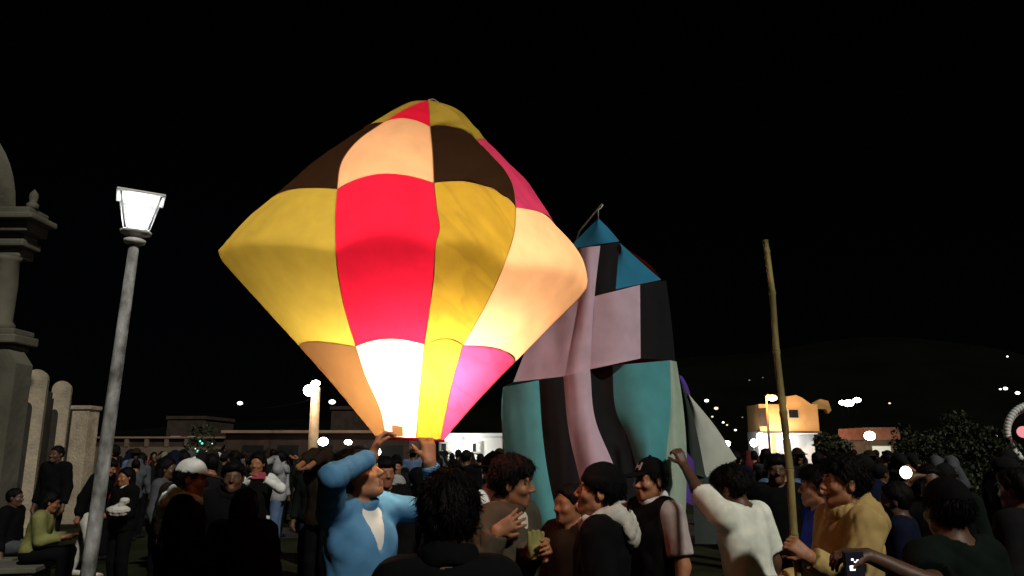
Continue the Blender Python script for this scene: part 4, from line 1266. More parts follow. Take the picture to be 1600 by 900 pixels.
    zc = sum(zz[:5]) / 5 - O.z
    cx = xc - O.x
    for a_ in (0.4, 0.4 + math.pi / 2):
        tube('wire', [(cx - hw * math.cos(a_), -0.82 * hw * math.sin(a_), zc), (cx, 0, zc + 0.03), (cx + hw * math.cos(a_), 0.82 * hw * math.sin(a_), zc)], 0.002, M_DARKMETAL, root, seg=5)
    lathe('wick', [(0.0, zc + 0.02), (0.035, zc + 0.025), (0.042, zc + 0.06), (0.02, zc + 0.085), (0.0, zc + 0.09)], M_DARKMETAL, root, seg=12).location = (cx, 0, 0)
    fl = lathe('flame', [(0.0, zc + 0.07), (0.030, zc + 0.10), (0.040, zc + 0.17), (0.030, zc + 0.27), (0.014, zc + 0.36), (0.0, zc + 0.43)], glow('flame', (1.0, 0.62, 0.25), 14.0), root, seg=12)
    fl.location = (cx, 0, 0)
    for dx, dy, dz, pw, rad in ((0.0, 0.0, 0.15, 12.0, 0.05), (0.07, -0.13, 0.42, 33.0, 0.06), (0.02, 0.05, 0.68, 9.0, 0.10)):  # the highest sits above the flame, added to brighten the upper panels
        point_light('flame_fill_light', (cx + dx, dy, zc + dz), pw, (1.0, 0.74, 0.42), rad, root)
    # loop of string at the top
    xt, hwt, pt, zt = grid[0][0]
    top = Vector((xt, Y0, zt[2])) - O
    tube('string_loop', [top + Vector((0.0, 0, -0.01)), top + Vector((0.0, 0, 0.012)), top + Vector((0.025, 0, 0.016)), top + Vector((0.05, 0, 0.0)), top + Vector((0.085, 0, -0.03))], 0.0025, surf('string', (0.6, 0.58, 0.5), bump=0), root, seg=5)
    # small paper patch near the mouth
    pp = [P(x, y, Y0 - 0.17) - O for (x, y) in ((612, 664), (629, 664), (630, 682), (613, 682))]
    me = mesh_np('patch', [tuple(p) for p in pp], [(0, 1, 2, 3)])
    obj('patch', me, PAP['peach'], root)
    return root
lit_balloon()

# ------------------------------------------------------------------ the second, unlit balloon
def second_balloon():
    O = Vector((P(935, 600, 5.0).x, 5.05, 0))
    root = empty('paper_balloon', O)
    tag(root, 'slack unlit paper balloon of teal, lilac and black panels hanging in folds', 'paper balloon')
    def panel(L, Rr, col, nu=12, nv=22, puff=0.05, sd=0.0, name='panel', fold=0.02):
        a, b = resample(L, nv), resample(Rr, nv)
        pts = []
        for i in range(nv):
            row = []
            t = i / (nv - 1)
            for j in range(nu):
                u = j / (nu - 1)
                px, py, Yd = a[i] + (b[i] - a[i]) * u
                e = math.sin(math.pi * u)
                Yd -= puff * e
                q = P(px, py, Yd)
                q.y += e ** 0.5 * fold * 0.75 * math.sin(math.pi * t) ** 0.3 * (crease(q.x * 9, 0, q.z * 1.6, sd) + 0.4 * crease(q.x * 24, 1, q.z * 3.5, sd))
                row.append(q - O)
            pts.append(row)
        return grid_panel(name, pts, PAP[col], root)
    ap = (935, 341, 5.15)
    s_left = [(888, 389, 5.25), (848, 480, 5.2), (802, 597, 5.12)]
    s_b = [(938, 384, 5.0), (929, 463, 4.92), (922, 577, 4.90)]
    s_c = [(967, 378, 5.05), (962, 452, 4.95)]
    panel([ap, (912, 364, 5.2), (888, 389, 5.25)], [ap, (952, 358, 5.1), (968, 377, 5.05)], 'sky', puff=0.08, sd=1)
    panel(s_left, [(908, 387, 5.02), (905, 460, 4.98), (882, 588, 4.93)], 'lilac', puff=0.0, sd=2, fold=0.03)
    panel([(908, 387, 5.02), (905, 460, 4.98), (882, 588, 4.93)], s_b, 'lilac', puff=0.05, sd=7, fold=0.03)
    panel([(938, 384, 5.0), (929, 463, 4.92)], s_c, 'coal', puff=0.03, sd=3)
    panel([(968, 380, 5.05), (962, 452, 4.95)], [(969, 380, 5.05), (1002, 410, 5.12), (1033, 437, 5.2)], 'sky', puff=0.05, sd=4)
    s_d = [(1000, 445, 5.0), (1001, 560, 4.95)]
    panel([(929, 463, 4.92), (922, 577, 4.90)], s_d, 'lilac', puff=0.06, sd=5)
    s_e = [(1041, 438, 5.2), (1049, 500, 5.2), (1055, 563, 5.2)]
    panel(s_d, s_e, 'coal', puff=0.06, sd=6)
    l0 = [(786, 605, 5.12), (785, 680, 5.10), (801, 760, 5.08), (840, 850, 5.05)]
    l1 = [(842, 594, 4.99), (848, 680, 4.98), (860, 760, 4.96), (882, 850, 4.96)]
    l2 = [(880, 588, 4.93), (888, 670, 4.91), (906, 750, 4.90), (930, 850, 4.90)]
    l3 = [(922, 577, 4.90), (930, 655, 4.89), (962, 735, 4.88), (1000, 850, 4.88)]
    l4 = [(957, 571, 4.94), (962, 640, 4.95), (986, 700, 4.96), (1020, 850, 4.97)]
    l5 = [(1047, 563, 5.08), (1048, 640, 5.04), (1041, 720, 5.00), (1040, 850, 5.0)]
    l6 = [(1057, 565, 5.20), (1068, 640, 5.16), (1073, 720, 5.12), (1070, 850, 5.12)]
    for k, (a, b, c, pf) in enumerate(((l0, l1, 'teal', 0.06), (l1, l2, 'coal', 0.03), (l2, l3, 'lilac', 0.06), (l3, l4, 'coal', -0.03), (l4, l5, 'teal', 0.10), (l5, l6, 'mint', 0.04))):
        panel(a, b, c, puff=pf, sd=10 + k, nv=28, fold=0.03)
    # skirt that is pulled out to the right
    r1 = [(1060, 590, 5.26), (1072, 655, 5.3), (1082, 740, 5.3), (1086, 850, 5.3)]
    r2 = [(1075, 616, 5.3), (1090, 680, 5.32), (1103, 747, 5.35)]
    panel(r1[:3], r2, 'slate', puff=0.02, sd=20)
    panel([(1059, 585, 5.24), (1064, 598, 5.26), (1068, 612, 5.28)], [(1066, 588, 5.3), (1074, 602, 5.31), (1079, 618, 5.32)], 'violet', puff=0.02, sd=21)
    panel(r2, [(1077, 617, 5.3), (1116, 664, 5.42), (1151, 717, 5.5)], 'ivory', puff=0.04, sd=22)
    panel([(1082, 741, 5.32), (1084, 800, 5.32), (1086, 850, 5.32)], [(1150, 719, 5.5), (1140, 790, 5.45), (1135, 850, 5.4)], 'slate', puff=0.03, sd=23)
    panel([(1068, 700, 5.2), (1062, 735, 5.2), (1060, 780, 5.2)], [(1084, 720, 5.28), (1085, 745, 5.28), (1084, 790, 5.28)], 'violet', puff=0.03, sd=24)
    # the far side
    bk = 0.55
    def back(L, Rr, col, sd): panel(L, Rr, col, puff=-bk, sd=sd, nu=10, nv=14)
    back([ap, (888, 389, 5.25)], [(936, 342, 5.16), (969, 380, 5.06)], 'coal', 30)
    back([(888, 389, 5.25), (848, 480, 5.28), (802, 597, 5.25)], [(969, 380, 5.06), (1033, 437, 5.2), (1055, 563, 5.2)], 'rust', 31)
    back([(802, 597, 5.25), (786, 605, 5.25), (785, 680, 5.2), (801, 760, 5.15), (840, 850, 5.1)], [(1055, 563, 5.2), (1057, 566, 5.22), (1068, 640, 5.2), (1073, 720, 5.15), (1070, 850, 5.15)], 'teal', 32)
    mo = Vector(P(*ap)) - O
    tube('string_loop', [mo - Vector((0, 0, 0.01)), mo + Vector((0, 0, 0.06)), mo + Vector((0.02, 0, 0.075)), mo + Vector((0.035, 0, 0.10))], 0.004, surf('string', (0.6, 0.58, 0.5), bump=0), root, seg=5)
    lowp = P(880, 850, 5.62)
    st = tube('support_stick', [(lowp.x - 0.3, 6.0, 0), P(888, 420, 5.47), P(905, 362, 5.40), P(941, 318, 5.30)], [0.012, 0.009, 0.008, 0.005], surf('bamboo_dark', (0.12, 0.10, 0.05), bump=0), None, seg=6)
    tag(st, 'thin dark stick poking up behind the tip of the teal balloon', 'stick')
second_balloon()

# ------------------------------------------------------------------ bamboo pole
def bamboo():
    a, b = P(1197, 376, 3.9), P(1252, 930, 3.6)
    d = (b - a).normalized()
    end = a + d * ((a.z - 0.02) / -d.z)
    root = empty('bamboo_pole', end); tag(root, 'long leaning bamboo pole gripped by the youth in yellow', 'pole')
    n = 12
    L = (end - a).length
    cuts = [0, 0.06, 0.30, 0.62, 0.93, 1.20, 1.50, 1.78, 2.05, 2.3, L * 0.93, L]
    mb = surf('bamboo', (0.34, 0.27, 0.095), rough=0.65, var=0.35, scale=16, bump=0.4, bscale=40, stretch=(1, 1, 0.3), col2=(0.13, 0.105, 0.035))
    for i in range(len(cuts) - 1):
        p, q = a + d * cuts[i] - end, a + d * cuts[i + 1] - end
        r0, r1 = 0.0155 + 0.0055 * cuts[i] / L, 0.0155 + 0.0055 * cuts[i + 1] / L
        side = Vector((0.006 * math.sin(i * 2.1), 0.004 * math.cos(i * 1.3), 0))
        side0 = Vector((0.006 * math.sin((i - 1) * 2.1), 0.004 * math.cos((i - 1) * 1.3), 0))
        p, q = p + side0, q + side
        m = lambda t: p.lerp(q, t)
        tube('internode', [m(0), m(0.02), m(0.06), m(0.5), m(0.94), m(0.98), m(1)], [r0 * 1.12, r0 * 1.14, r0, (r0 + r1) / 2 * 0.97, r1, r1 * 1.14, r1 * 1.12], mb, root, seg=12)
bamboo()

# ------------------------------------------------------------------ plants on the right
def leafy(name, label, px, ptop, Y, rx, rz, n, seed, leaf=0.05, trunk_r=0.05, group=None):
    r_ = np.random.default_rng(seed)
    t = P(px, ptop, Y)
    root = empty(name, (t.x, Y, 0)); tag(root, label, 'tree' if 'tree' in name else 'shrub', group)
    zc = max(rz, t.z - rz)
    tr = [Vector((0, 0, 0)), Vector((0.05, 0, zc * 0.5)), Vector((-0.02, 0.03, zc))]
    tube('trunk', tr, [trunk_r, trunk_r * 0.8, trunk_r * 0.4], surf('bark', (0.07, 0.05, 0.035)), root, seg=8)
    cl = []
    for k in range(14):
        v = r_.normal(size=3); v /= np.linalg.norm(v)
        c = np.array([v[0] * rx, v[1] * rx, v[2] * rz]) * r_.uniform(0.45, 0.85)
        cl.append((c, r_.uniform(0.25, 0.5)))
        tube('limb', [tr[1] * 0.6 + tr[2] * 0.4, Vector(c * 0.6) + Vector((0, 0, zc)), Vector(c) + Vector((0, 0, zc))], [trunk_r * 0.35, trunk_r * 0.2, 0.006], MATS['bark'], root, seg=5)
    V, Fq = [], []
    for k in range(n):
        c, rad = cl[r_.integers(len(cl))]
        v = r_.normal(size=3); v /= np.linalg.norm(v)
        p = c + v * rad * r_.uniform(0.5, 1.0) ** 0.5 * np.array([rx, rx, rz])
        p[2] = max(p[2] + zc, 0.05)
        a = r_.normal(size=3); a /= np.linalg.norm(a); b = np.cross(a, r_.normal(size=3)); b /= np.linalg.norm(b)
        L = leaf * r_.uniform(0.7, 1.3)
        i = len(V)
        V += [tuple(p), tuple(p + a * L * 0.5 + b * L * 0.3), tuple(p + a * L), tuple(p + a * L * 0.5 - b * L * 0.3)]
        Fq.append((i, i + 1, i + 2, i + 3))
    o = obj('crown', mesh_np('crown', V, Fq), surf('leaf', (0.022, 0.030, 0.010), rough=0.6, var=0.4, scale=3, bump=0), root)
    tag(o, kind='stuff')
leafy('small_tree', 'dark leafy tree beside the large globe lamp', 1440, 655, 24, 1.1, 1.3, 2600, 3, 0.12, 0.09)
leafy('small_tree', 'dark leafy tree next to the white balloon arch', 1520, 648, 20, 1.2, 1.2, 2600, 4, 0.11, 0.08)
leafy('shrub', 'low dark shrub under the balloon arch', 1575, 705, 12, 0.8, 0.7, 2200, 5, 0.07, 0.04)
leafy('small_tree', 'low pale-leaved tree lit white by the ochre house lamps', 1290, 680, 40, 0.9, 0.8, 900, 6, 0.22, 0.06)
leafy('small_tree', 'thin tree with pale leaves before the kiosk wall', 1310, 688, 38, 0.9, 0.7, 900, 8, 0.22, 0.06)

# lit shrub with teal lights
def lit_shrub():
    t = P(315, 686, 21)
    root = empty('fairy_light_shrub', (t.x, 21, 0)); tag(root, 'small shrub hung with teal and white fairy lights', 'shrub')
    tube('trunk', [(0, 0, 0), (0.03, 0, 1.0), (0, 0, t.z - 0.2)], [0.05, 0.04, 0.015], surf('bark', (0.07, 0.05, 0.035)), root, seg=7)
    r_ = np.random.default_rng(5)
    V, Fq = [], []
    for k in range(900):
        z = r_.uniform(0.5, t.z + 0.35); rr = 0.55 * (1 - 0.55 * abs(z - 1.3) / 1.2) * r_.uniform(0.3, 1) ** 0.5; a = r_.uniform(0, 6.28)
        p = np.array([rr * math.cos(a), rr * math.sin(a), z]); d1 = r_.normal(size=3) * 0.05; d2 = r_.normal(size=3) * 0.03
        i = len(V); V += [tuple(p), tuple(p + d1 * .5 + d2), tuple(p + d1), tuple(p + d1 * .5 - d2)]; Fq.append((i, i + 1, i + 2, i + 3))
    tag(obj('crown', mesh_np('crown', V, Fq), surf('leaf', (0.022, 0.030, 0.010)), root), kind='stuff')
    for k in range(24):
        z = r_.uniform(1.35, t.z - 0.02); rr = 0.5 * r_.uniform(0.6, 1.0); a = r_.uniform(3.3, 6.1)
        ball('fairy_light', (rr * math.cos(a), rr * math.sin(a), z), r_.uniform(0.012, 0.034), M_LEDG if k % 3 else M_LEDW, root, seg=8)
lit_shrub()

# white balloon arch at the right edge
def arch():
    c = P(1618, 680, 19.0)
    rad = 40 * 19.3 / FPX * 1.06
    root = empty('balloon_arch', (c.x, 19.0, 0)); tag(root, 'upright ring arch of small white balloons beside the shrubs', 'balloon arch')
    bm0 = None
    for k in range(44):
        a = math.pi * (-0.25 + 1.5 * k / 43)
        for s_ in (0, 1):
            x, z = (rad + (0.05 if s_ else -0.03)) * math.cos(a + s_ * 0.03), c.z + (rad + (0.05 if s_ else -0.03)) * math.sin(a + s_ * 0.03)
            if bm0 is None:
                o = ball('balloon', (0, 0, 0), 0.085, surf('latex_white', (0.62, 0.66, 0.63), rough=0.4, bump=0), root, seg=10); bm0 = o
            else:
                o = bm0.copy(); COL.objects.link(o)
            o.location = (x, (-0.07 if s_ else 0.05), z)
    for sx in (-1, 1): tube('leg', [(sx * rad * 0.7, 0, 0), (sx * rad * 0.72, 0, c.z - rad * 0.7)], 0.025, M_DARKMETAL, root, seg=6)
    q = P(1599, 675, 18.6)
    L = empty('pink_lantern', (q.x, 18.6, 0)); tag(L, 'round pink paper lantern on a thin stand inside the arch', 'lantern')
    ball('globe', (0, 0, q.z), 0.14, glow('pink_glow', (1.0, 0.35, 0.38), 0.9), L); tube('stand', [(0, 0, 0), (0, 0, q.z - 0.13)], 0.012, M_DARKMETAL, L, seg=6)
arch()
q = P(1561, 734, 11.0)
pb = empty('toy_balloon', (q.x, 11.0, 0)); tag(pb, 'pale round toy balloon on a stick among the shrubs', 'balloon')
ball('balloon', (0, 0, q.z), 0.075, surf('latex_cream', (0.55, 0.55, 0.45), rough=0.4, bump=0), pb, seg=14, scale=(1, 1, 1.1)); tube('stick', [(0, 0, 0), (0, 0, q.z - 0.075)], 0.006, M_DARKMETAL, pb, seg=5)
# ------------------------------------------------------------------ people in front
def hd(px, py, Y):
    q = P(px, py, Y); return q.x, q.z
def V3(*a): return np.array(P(*a))

# man in blue who holds the mouth of the balloon
x, h = hd(566, 697, 3.64)
person('person', 'person in a light blue hooded top reaching up to hold the glowing balloon', x, 3.64, -128, 1.73, skn='warm',
       top=dict(kind='hoodie', mat='blue', infl=0.026, ainf=0.011, fold=0.009, freq=22, vneck=1.27, inner='white', collar='blue'), trousers='jeans', hair='short', head=(22, 22, 0), chest=0.01,
       armR=dict(wrist=V3(582, 713, 3.47), whint=(-0.6, -0.45, -0.56), dir=(0.25, 0.35, 0.9), palm=(0.9, 0.1, -0.3), curl=0.55), raise_r=0.035, raise_l=0.035,
       armL=dict(wrist=V3(671, 722, 3.60), elbow=V3(700, 790, 3.66), dir=(-0.12, 0.2, 0.97), palm=(-0.5, 0.75, 0.1), curl=0.5))

# dark head right in front of the camera
x, h = hd(702, 738, 2.25)
person('person', 'person in black seen from behind, dark head before the blue hoodie', x, 2.25, 4, 1.655, skn='deep', top=dict(kind='jacket', mat='black', infl=0.018, collar='black'), hair='short', trousers='black', head=(8, -4, 0), wide=0.86)

# man in the olive jacket
x, h = hd(800, 713, 3.95)
person('person', 'person in an olive leather jacket with one hand held to the chest', x - 0.02, 3.95, -122, h - 0.005, skn='tan', top=dict(kind='jacket', mat='olive', infl=0.03, fold=0.011, collar='olive', inner='cream', vneck=1.34), hair='thick', trousers='black',
       head=(22, -6, 6), armR=dict(wrist=V3(776, 830, 3.70), elbow=V3(752, 880, 3.75), dir=(0.85, 0.1, 0.45), palm=(0.2, 0.9, 0.1), curl=0.28, spread=0.25),
       armL=dict(wrist=V3(842, 862, 3.75), elbow=V3(800, 900, 4.0), dir=(0.4, -0.6, 0.3), curl=0.7))
g = P(838, 850, 3.72)
gl = tag(empty('glove', g), 'yellow-green work glove held by the person in olive', 'glove')
Fg = Field(np.arange(-0.07, 0.07, 0.006), np.arange(-0.05, 0.05, 0.006), np.arange(-0.08, 0.08, 0.006))
for k in range(4): Fg.cone((-0.03 + k * 0.018, 0, 0.0), (-0.036 + k * 0.022, 0.0, 0.06 - 0.008 * abs(k - 1.5)), 0.012, 0.010, 0.006)
Fg.ell((0, 0, -0.015), (0.042, 0.022, 0.045), None, 0.02); Fg.cone((0.03, 0, -0.02), (0.056, -0.01, 0.018), 0.013, 0.010, 0.01); Fg.cone((0, 0, -0.04), (0, 0, -0.07), 0.034, 0.038, 0.02, flat=0.0)
obj('glove_body', fast_mesh('glove', *Fg.mesh()), MATS['cloth_lime'], gl)
# behind him: hat and white shirt
x, h = hd(773, 708, 5.4)
person('person', 'person in a black brimmed hat and white shirt behind the olive jacket', x, 5.4, -150, h - 0.02, skn='tan', top=dict(kind='shirt', mat='white', infl=0.02, collar='white'), hair='short', hat='brim', trousers='black', head=(-8, 0, 0), lod=1)

# beanie
x, h = hd(945, 722, 3.65)
person('person', 'person in a black beanie and black jacket with pale hood lining, in profile', x - 0.02, 3.65, 78, h - 0.015, skn='warm', top=dict(kind='jacket', mat='black', infl=0.034, hood='cream'), hair='crop', hat='beanie', trousers='black', head=(8, 6, 0))
x, h = hd(893, 757, 4.45)
person('person', 'person in a dark jacket half hidden behind the black beanie', x, 4.45, 128, h, skn='tan', top=dict(kind='jacket', mat='brown', infl=0.03), hair='short', trousers='black', head=(-6, 0, 0), lod=1)

# black cap and vest
x, h = hd(1026, 712, 4.6)
person('person', 'person in a black cap with white emblem, black vest and grey sleeves', x - 0.03, 4.6, 118, h - 0.02, skn='warm', top=dict(kind='shirt', mat='rosegrey', infl=0.020, sleeve='short', vest='black', collar='white'), hair='crop', hat='cap', brim_emblem=True, trousers='black', head=(2, -2, 0))

# white tee
x, h = hd(1160, 728, 4.55)
person('person', 'person in a white T-shirt with a bare arm raised to the teal balloon', x + 0.03, 4.55, 40, h, skn='deep', top=dict(kind='tshirt', mat='tee', infl=0.030, sleeve='short', fold=0.005, freq=20, hem=0.84), hair='thick', trousers='smoke', head=(10, -8, 0), lean=(6, -4), wide=1.08,
       armL=dict(wrist=V3(1060, 715, 4.93), elbow=V3(1100, 800, 4.5), dir=(-0.3, 0.25, 0.9), palm=(-0.2, 0.9, -0.2), curl=0.6), raise_l=0.03)

# youth in yellow and boy behind the pole
x, h = hd(1312, 716, 3.85)
person('person', 'person in a mustard yellow hoodie gripping the bamboo pole, in profile', x + 0.02, 3.85, 96, h, skn='warm', top=dict(kind='hoodie', mat='yellow', infl=0.030, fold=0.011, hood='yellow'), hair='thick', trousers='jeans', head=(-4, 4, 0),
       armL=dict(wrist=V3(1264, 870, 3.57), elbow=V3(1330, 960, 3.6), dir=(-0.75, 0.15, 0.62), palm=(-0.35, 0.9, 0.0), curl=0.85), armR=dict(lw=(0.14, 0.30, 1.10)))
x, h = hd(1263, 731, 4.65)
person('person', 'young person in a cobalt blue shirt peering past the bamboo pole', x + 0.06, 4.65, 84, h, skn='warm', top=dict(kind='shirt', mat='cobalt', infl=0.018), hair='thick', trousers='jeans', head=(0, 4, 0))

# cap wearer who films with a phone
x, h = hd(1478, 742, 3.1)
person('person', 'person in a dark cap and green shirt holding out a phone', x, 3.1, 22, h - 0.02, skn='deep', top=dict(kind='shirt', mat='teal', infl=0.024, sleeve='short'), hair='short', hat='cap', hatmat='black', trousers='black', head=(-20, 0, 0), wide=1.05,
       armL=dict(wrist=V3(1356, 868, 2.82), elbow=V3(1440, 905, 2.8), dir=(-0.9, 0.1, 0.05), palm=(0.1, 0.3, -0.95), curl=0.5))
ph = empty('smartphone', V3(1334, 884, 2.79), R(12)); tag(ph, 'black smartphone with a lit screen in an outstretched hand', 'phone')
box('case', (-0.04, -0.005, -0.05), (0.04, 0.005, 0.05), M_DARKMETAL, ph, 0.004)
box('screen', (-0.036, -0.0085, -0.046), (0.036, -0.0055, 0.046), surf('phone_glass', (0.02, 0.02, 0.03), rough=0.1, bump=0), ph)
for (dx, dz, w_, h_) in ((-0.012, -0.006, 0.010, 0.008), (0.012, 0.018, 0.006, 0.003), (-0.010, 0.022, 0.004, 0.003), (0.0, 0.014, 0.004, 0.002)):
    box('icon', (dx - w_, -0.0105, dz - h_), (dx + w_, -0.009, dz + h_), glow('screen_white', (0.95, 0.97, 1.0), 2.5), ph)

# right-hand side, half in the dark
x, h = hd(1400, 755, 5.0); person('person', 'person in dark blue standing behind the mustard yellow hoodie', x, 5.0, 60, h, skn='deep', top=dict(kind='jacket', mat='navy', infl=0.03), hair='short', trousers='black', lod=1)
x, h = hd(1210, 712, 6.6); person('person', 'person in black standing behind the white T-shirt and bamboo pole', x, 6.6, 170, h, skn='deep', top=dict(kind='jacket', mat='black', infl=0.03), hair='thick', trousers='black', lod=1)
x, h = hd(1590, 735, 4.5); person('person', 'person in a charcoal jacket beside the cap wearer with the phone', x, 4.5, 30, h, skn='deep', top=dict(kind='jacket', mat='charcoal', infl=0.03), hair='thick', trousers='black', lod=1)

# ------------------------------------------------------------------ people on the left
x, h = hd(303, 714, 5.2)
person('person', 'person in a white cap and dark jacket with a white hood, in profile', x - 0.03, 5.2, -74, h - 0.02, skn='tan', top=dict(kind='jacket', mat='black', infl=0.032, hood='white'), hair='short', hat='cap', hatmat='white', trousers='black', head=(-6, -8, 0),
       armR=dict(lw=(0.12, 0.24, 0.98)), armL=dict(lw=(-0.12, 0.26, 0.96)))
x, h = hd(366, 722, 6.1); person('person', 'person in a black hooded jacket facing the camera behind the white cap', x, 6.1, -165, h, skn='deep', top=dict(kind='jacket', mat='black', infl=0.035, hood='black'), hair='thick', trousers='black', lod=1)
x, h = hd(384, 766, 5.2); person('person', 'short person in black, turned away, beside the white cap', x, 5.2, 10, h, skn='deep', top=dict(kind='jacket', mat='black', infl=0.035), hair='long', trousers='black', lod=1)
x, h = hd(404, 709, 9.3)
person('person', 'long-haired person in white sleeves raising a pink phone', x, 9.3, 178, h, skn='tan', top=dict(kind='sweater', mat='white', infl=0.02, vest='black'), hair='long', trousers='black', lod=1,
       armL=dict(wrist=V3(411, 748, 8.95), hint=(-1, 0, -0.6)), armR=dict(wrist=V3(397, 748, 8.95), hint=(1, 0, -0.6)))
pk = empty('smartphone', V3(404, 743, 8.88)); tag(pk, 'pink-cased phone raised by the long-haired person in white', 'phone')
box('case', (-0.075, -0.006, -0.036), (0.075, 0.006, 0.036), MATS['cloth_pink'], pk, 0.005); box('camera_lens', (-0.065, -0.0085, 0.005), (-0.035, -0.0065, 0.028), M_DARKMETAL, pk)
x, h = hd(438, 706, 13.5)
person('person', 'person in a grey hooded top and jeans with hands raised to the face', x, 13.5, 95, h, skn='tan', top=dict(kind='hoodie', mat='grey', infl=0.03, hood='grey'), hair='short', trousers='denim', lod=1, armL=dict(lw=(-0.06, 0.24, 1.50)), armR=dict(lw=(0.06, 0.24, 1.50)))
# group by the church
x, _ = hd(64, 730, 9.6)
person('person', 'person sitting by the church in a lime yellow jacket', x, 9.6, -75, 1.62, skn='tan', top=dict(kind='jacket', mat='lime', infl=0.035), hair='long', trousers='black', seated=True, lod=1, lean=(14, 0), armL=dict(lw=(-0.12, 0.32, 1.22)), armR=dict(lw=(0.12, 0.32, 1.22)))
x2, _ = hd(28, 730, 10.3)
person('person', 'person in black sitting on the bench behind the lime jacket', x2, 10.3, -85, 1.60, skn='deep', top=dict(kind='jacket', mat='black', infl=0.035), hair='short', trousers='smoke', seated=True, lod=1)
for (bx_, by_, lb) in ((x, 9.6, 'low stone block seat under the lime yellow jacket'), (x2, 10.3, 'low stone block seat close to the church plinth')):
    sb = empty('stone_seat', (bx_, by_, 0), R(-78)); tag(sb, lb, 'seat')
    box('block', (-0.3, -0.30, 0), (0.3, 0.16, 0.33), M_PLASTER, sb, 0.02); box('slab', (-0.34, -0.34, 0.333), (0.34, 0.20, 0.40), M_PLASTER, sb, 0.015)
x, h = hd(92, 697, 12.0)
person('person', 'person in a black jacket standing before the round-headed pillars', x, 12.0, 165, h, skn='deep', top=dict(kind='jacket', mat='black', infl=0.04), hair='crop', trousers='black', lod=1)
x, h = hd(136, 722, 11.2)
person('person', 'person in a black coat and pale trousers bending beside the street lamp', x + 0.1, 11.2, -95, 1.66, skn='tan', top=dict(kind='coat', mat='black', infl=0.04, hem=0.80), hair='thick', trousers='cream', shoemat='cream', lod=1, lean=(22, 0), stride=0.22)
x, h = hd(178, 696, 13.0)
person('person', 'tall person in a maroon top and dark hair right of the lamp post', x, 13.0, 110, h, skn='tan', top=dict(kind='jacket', mat='maroon', infl=0.03), hair='thick', trousers='black', lod=1)
x, h = hd(200, 732, 9.6)
person('person', 'person in black with pale scarf holding a white bag by the lamp', x, 9.6, 150, h, skn='tan', top=dict(kind='jacket', mat='black', infl=0.035, collar='white'), hair='long', trousers='black', lod=1, armL=dict(lw=(-0.10, 0.26, 1.10)), armR=dict(lw=(0.10, 0.26, 1.10)))
bq = P(185, 795, 9.3)
bg_ = empty('bag', bq, R(10)); tag(bg_, 'small crumpled white bag in the arms of the scarf wearer', 'bag')
Fb = Field(np.arange(-0.18, 0.18, 0.012), np.arange(-0.1, 0.1, 0.012), np.arange(-0.12, 0.14, 0.012))
wq = wrinkle(0.012, 77, 60); Fb.ell((0, 0, -0.02), (0.13, 0.06, 0.07), None, 0.0, wr=wq); Fb.cone((0.03, 0, 0.03), (0.06, 0, 0.09), 0.035, 0.05, 0.03, wr=wq)
obj('sack', fast_mesh('sack', *Fb.mesh()), MATS['cloth_cream'], bg_)
x, h = hd(600, 716, 6.3)
person('person', 'person with a brown face just behind the blue hoodie shoulder', x, 6.3, -150, h, skn='tan', top=dict(kind='jacket', mat='black', infl=0.03), hair='thick', trousers='black', lod=1)
x, h = hd(621, 740, 7.2)
person('person', 'person in a pale grey cap low behind the blue hoodie', x, 7.2, 150, h - 0.02, skn='deep', top=dict(kind='jacket', mat='black', infl=0.03), hair='short', hat='cap', hatmat='grey', trousers='black', lod=1)

# ------------------------------------------------------------------ the crowd: a few kinds, copied
KINDS = []
def proto(label, **kw):
    o = person('person', label, 0, -200, 0, 1.68, lod=1, **kw)
    KINDS.append(o)
proto('short-haired onlooker in COL jacket', top=dict(kind='jacket', mat='black', infl=0.035), hair='short', skn='deep', trousers='black')
proto('long-haired onlooker in COL top', top=dict(kind='jacket', mat='charcoal', infl=0.03), hair='long', skn='deep', trousers='black')
proto('onlooker in dark cap and COL jacket', top=dict(kind='jacket', mat='navy', infl=0.04), hair='short', hat='cap', hatmat='charcoal', skn='deep', trousers='jeans')
proto('onlooker in COL raising both hands', top=dict(kind='jacket', mat='black', infl=0.035), hair='short', skn='tan', trousers='black', armL=dict(lw=(-0.07, 0.30, 1.55)), armR=dict(lw=(0.07, 0.30, 1.55)))
proto('onlooker in COL coat, arms folded', top=dict(kind='coat', mat='darkgreen', infl=0.045, hem=0.7), hair='thick', skn='tan', trousers='black', armL=dict(lw=(0.05, 0.17, 1.15)), armR=dict(lw=(-0.05, 0.17, 1.20)))
proto('onlooker in brimmed hat and COL jacket', top=dict(kind='jacket', mat='brown', infl=0.035), hair='short', hat='brim', hatmat='brown', skn='deep', trousers='black')
spots = []
CC = [('black', 'black'), ('charcoal', 'charcoal'), ('navy', 'navy'), ('dark green', 'darkgreen'), ('dark brown', 'brown'), ('slate grey', 'smoke')]
CL = [('pale grey', 'grey'), ('khaki', 'khaki'), ('denim blue', 'denim'), ('maroon', 'maroon'), ('cream', 'cream'), ('rosy grey', 'rosegrey')]
cr = np.random.default_rng(42)
def fill(pa, pb, ya, yb, n, gap=0.45):
    k = t = 0
    while k < n and t < 600:
        t += 1
        Y = cr.uniform(ya, yb); px = cr.uniform(pa, pb)
        X = P(px, 705, Y).x
        if any(math.hypot(X - a, Y - b) < gap for a, b in spots) or (1385 < px < 1465 and Y < 9) or (370 < px < 462 and Y < 13.3): continue
        spots.append((X, Y)); k += 1

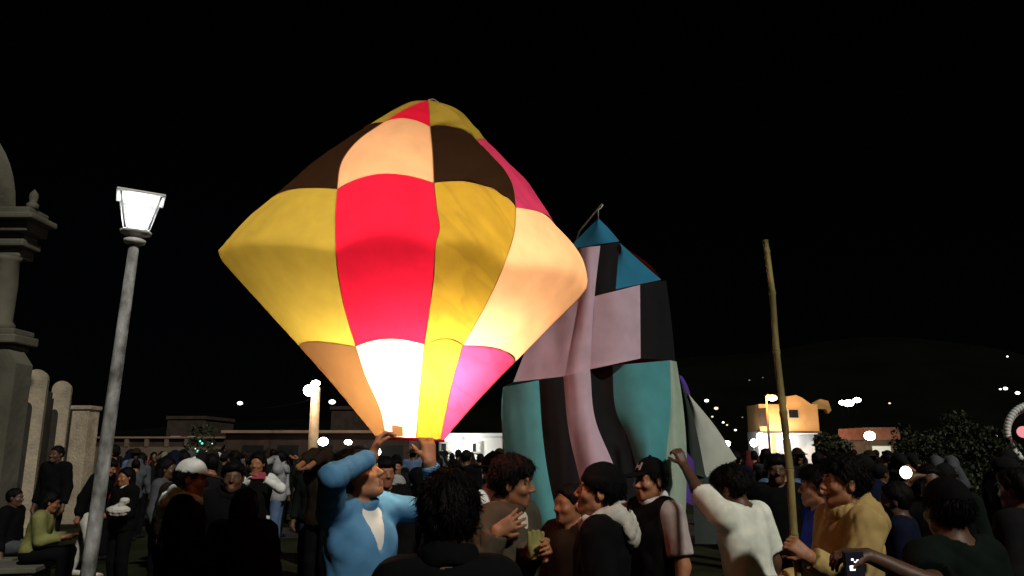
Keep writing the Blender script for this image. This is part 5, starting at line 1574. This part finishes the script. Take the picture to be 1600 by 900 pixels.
fill(180, 560, 15.5, 20, 34); fill(165, 590, 21.5, 28.5, 38); fill(255, 560, 8.5, 12.5, 12)
fill(600, 800, 9, 14, 9); fill(620, 800, 16, 28, 16)
fill(1120, 1420, 9, 15, 14); fill(1100, 1420, 17, 34, 22); fill(1440, 1600, 6.0, 10, 8); fill(1150, 1250, 7, 8.5, 2); fill(1330, 1420, 7, 9, 3)
for i, (X, Y) in enumerate(spots):
    k = int(cr.integers(len(KINDS)))
    o = copy_tree(KINDS[k])
    o.location = (X, Y, 0)
    cn, cm = CC[int(cr.integers(len(CC)))] if cr.random() < 0.74 else CL[int(cr.integers(len(CL)))]
    for ch in o.children:
        if ch.name.split('.')[0] in ('jacket', 'coat'):
            ch.material_slots[0].link = 'OBJECT'; ch.material_slots[0].material = MATS['cloth_' + cm]
    zone = 'between the street lamp and the long shed' if X < -3.0 and Y > 13 else 'near the person in the white cap' if X < -1.5 else 'before the small white building' if X < 0.5 else 'before the ochre house' if X < Y * 0.5 else 'beneath the dark trees'
    o['label'] = o['label'].replace('COL', cn) + ', ' + zone
    o['group'] = 'dark crowd ' + zone
    tx, ty = -0.4 - X, 3.6 - Y                     # most look at the balloon
    yw = math.atan2(-tx, ty) + cr.normal() * 0.6
    if cr.random() < 0.6: yw += math.pi
    o.rotation_euler = (0, 0, yw)
    sc_ = cr.uniform(0.92, 1.05)
    o.scale = (sc_, sc_, sc_)
for o in KINDS:
    for ch in list(o.children):
        for g2 in list(ch.children): bpy.data.objects.remove(g2)
        bpy.data.objects.remove(ch)
    bpy.data.objects.remove(o)

# torch held up in the crowd
q = P(1412, 738, 5.35)
tl = empty('torch', q); tag(tl, 'glaring warm torch held up in the crowd on the right', 'torch')
lathe('handle', [(0.0, -0.14), (0.016, -0.14), (0.016, -0.03), (0.03, 0.0), (0.03, 0.02), (0.0, 0.02)], M_DARKMETAL, tl, seg=12).rotation_euler = (R(95), 0, 0)
ball('bulb', (0, -0.03, 0), 0.042, glow('torch_glow', (1.0, 0.93, 0.65), 8.0), tl, scale=(1, 0.4, 1))
x, h = hd(1432, 728, 5.6)
person('person', 'person in black holding up the glaring torch', x + 0.08, 5.6, 165, h, skn='deep', top=dict(kind='jacket', mat='black', infl=0.03), hair='short', trousers='black', lod=1,
       armR=dict(wrist=np.array(q) + [0.05, 0.10, -0.10], hint=(0.6, -0.2, -1), curl=0.8))
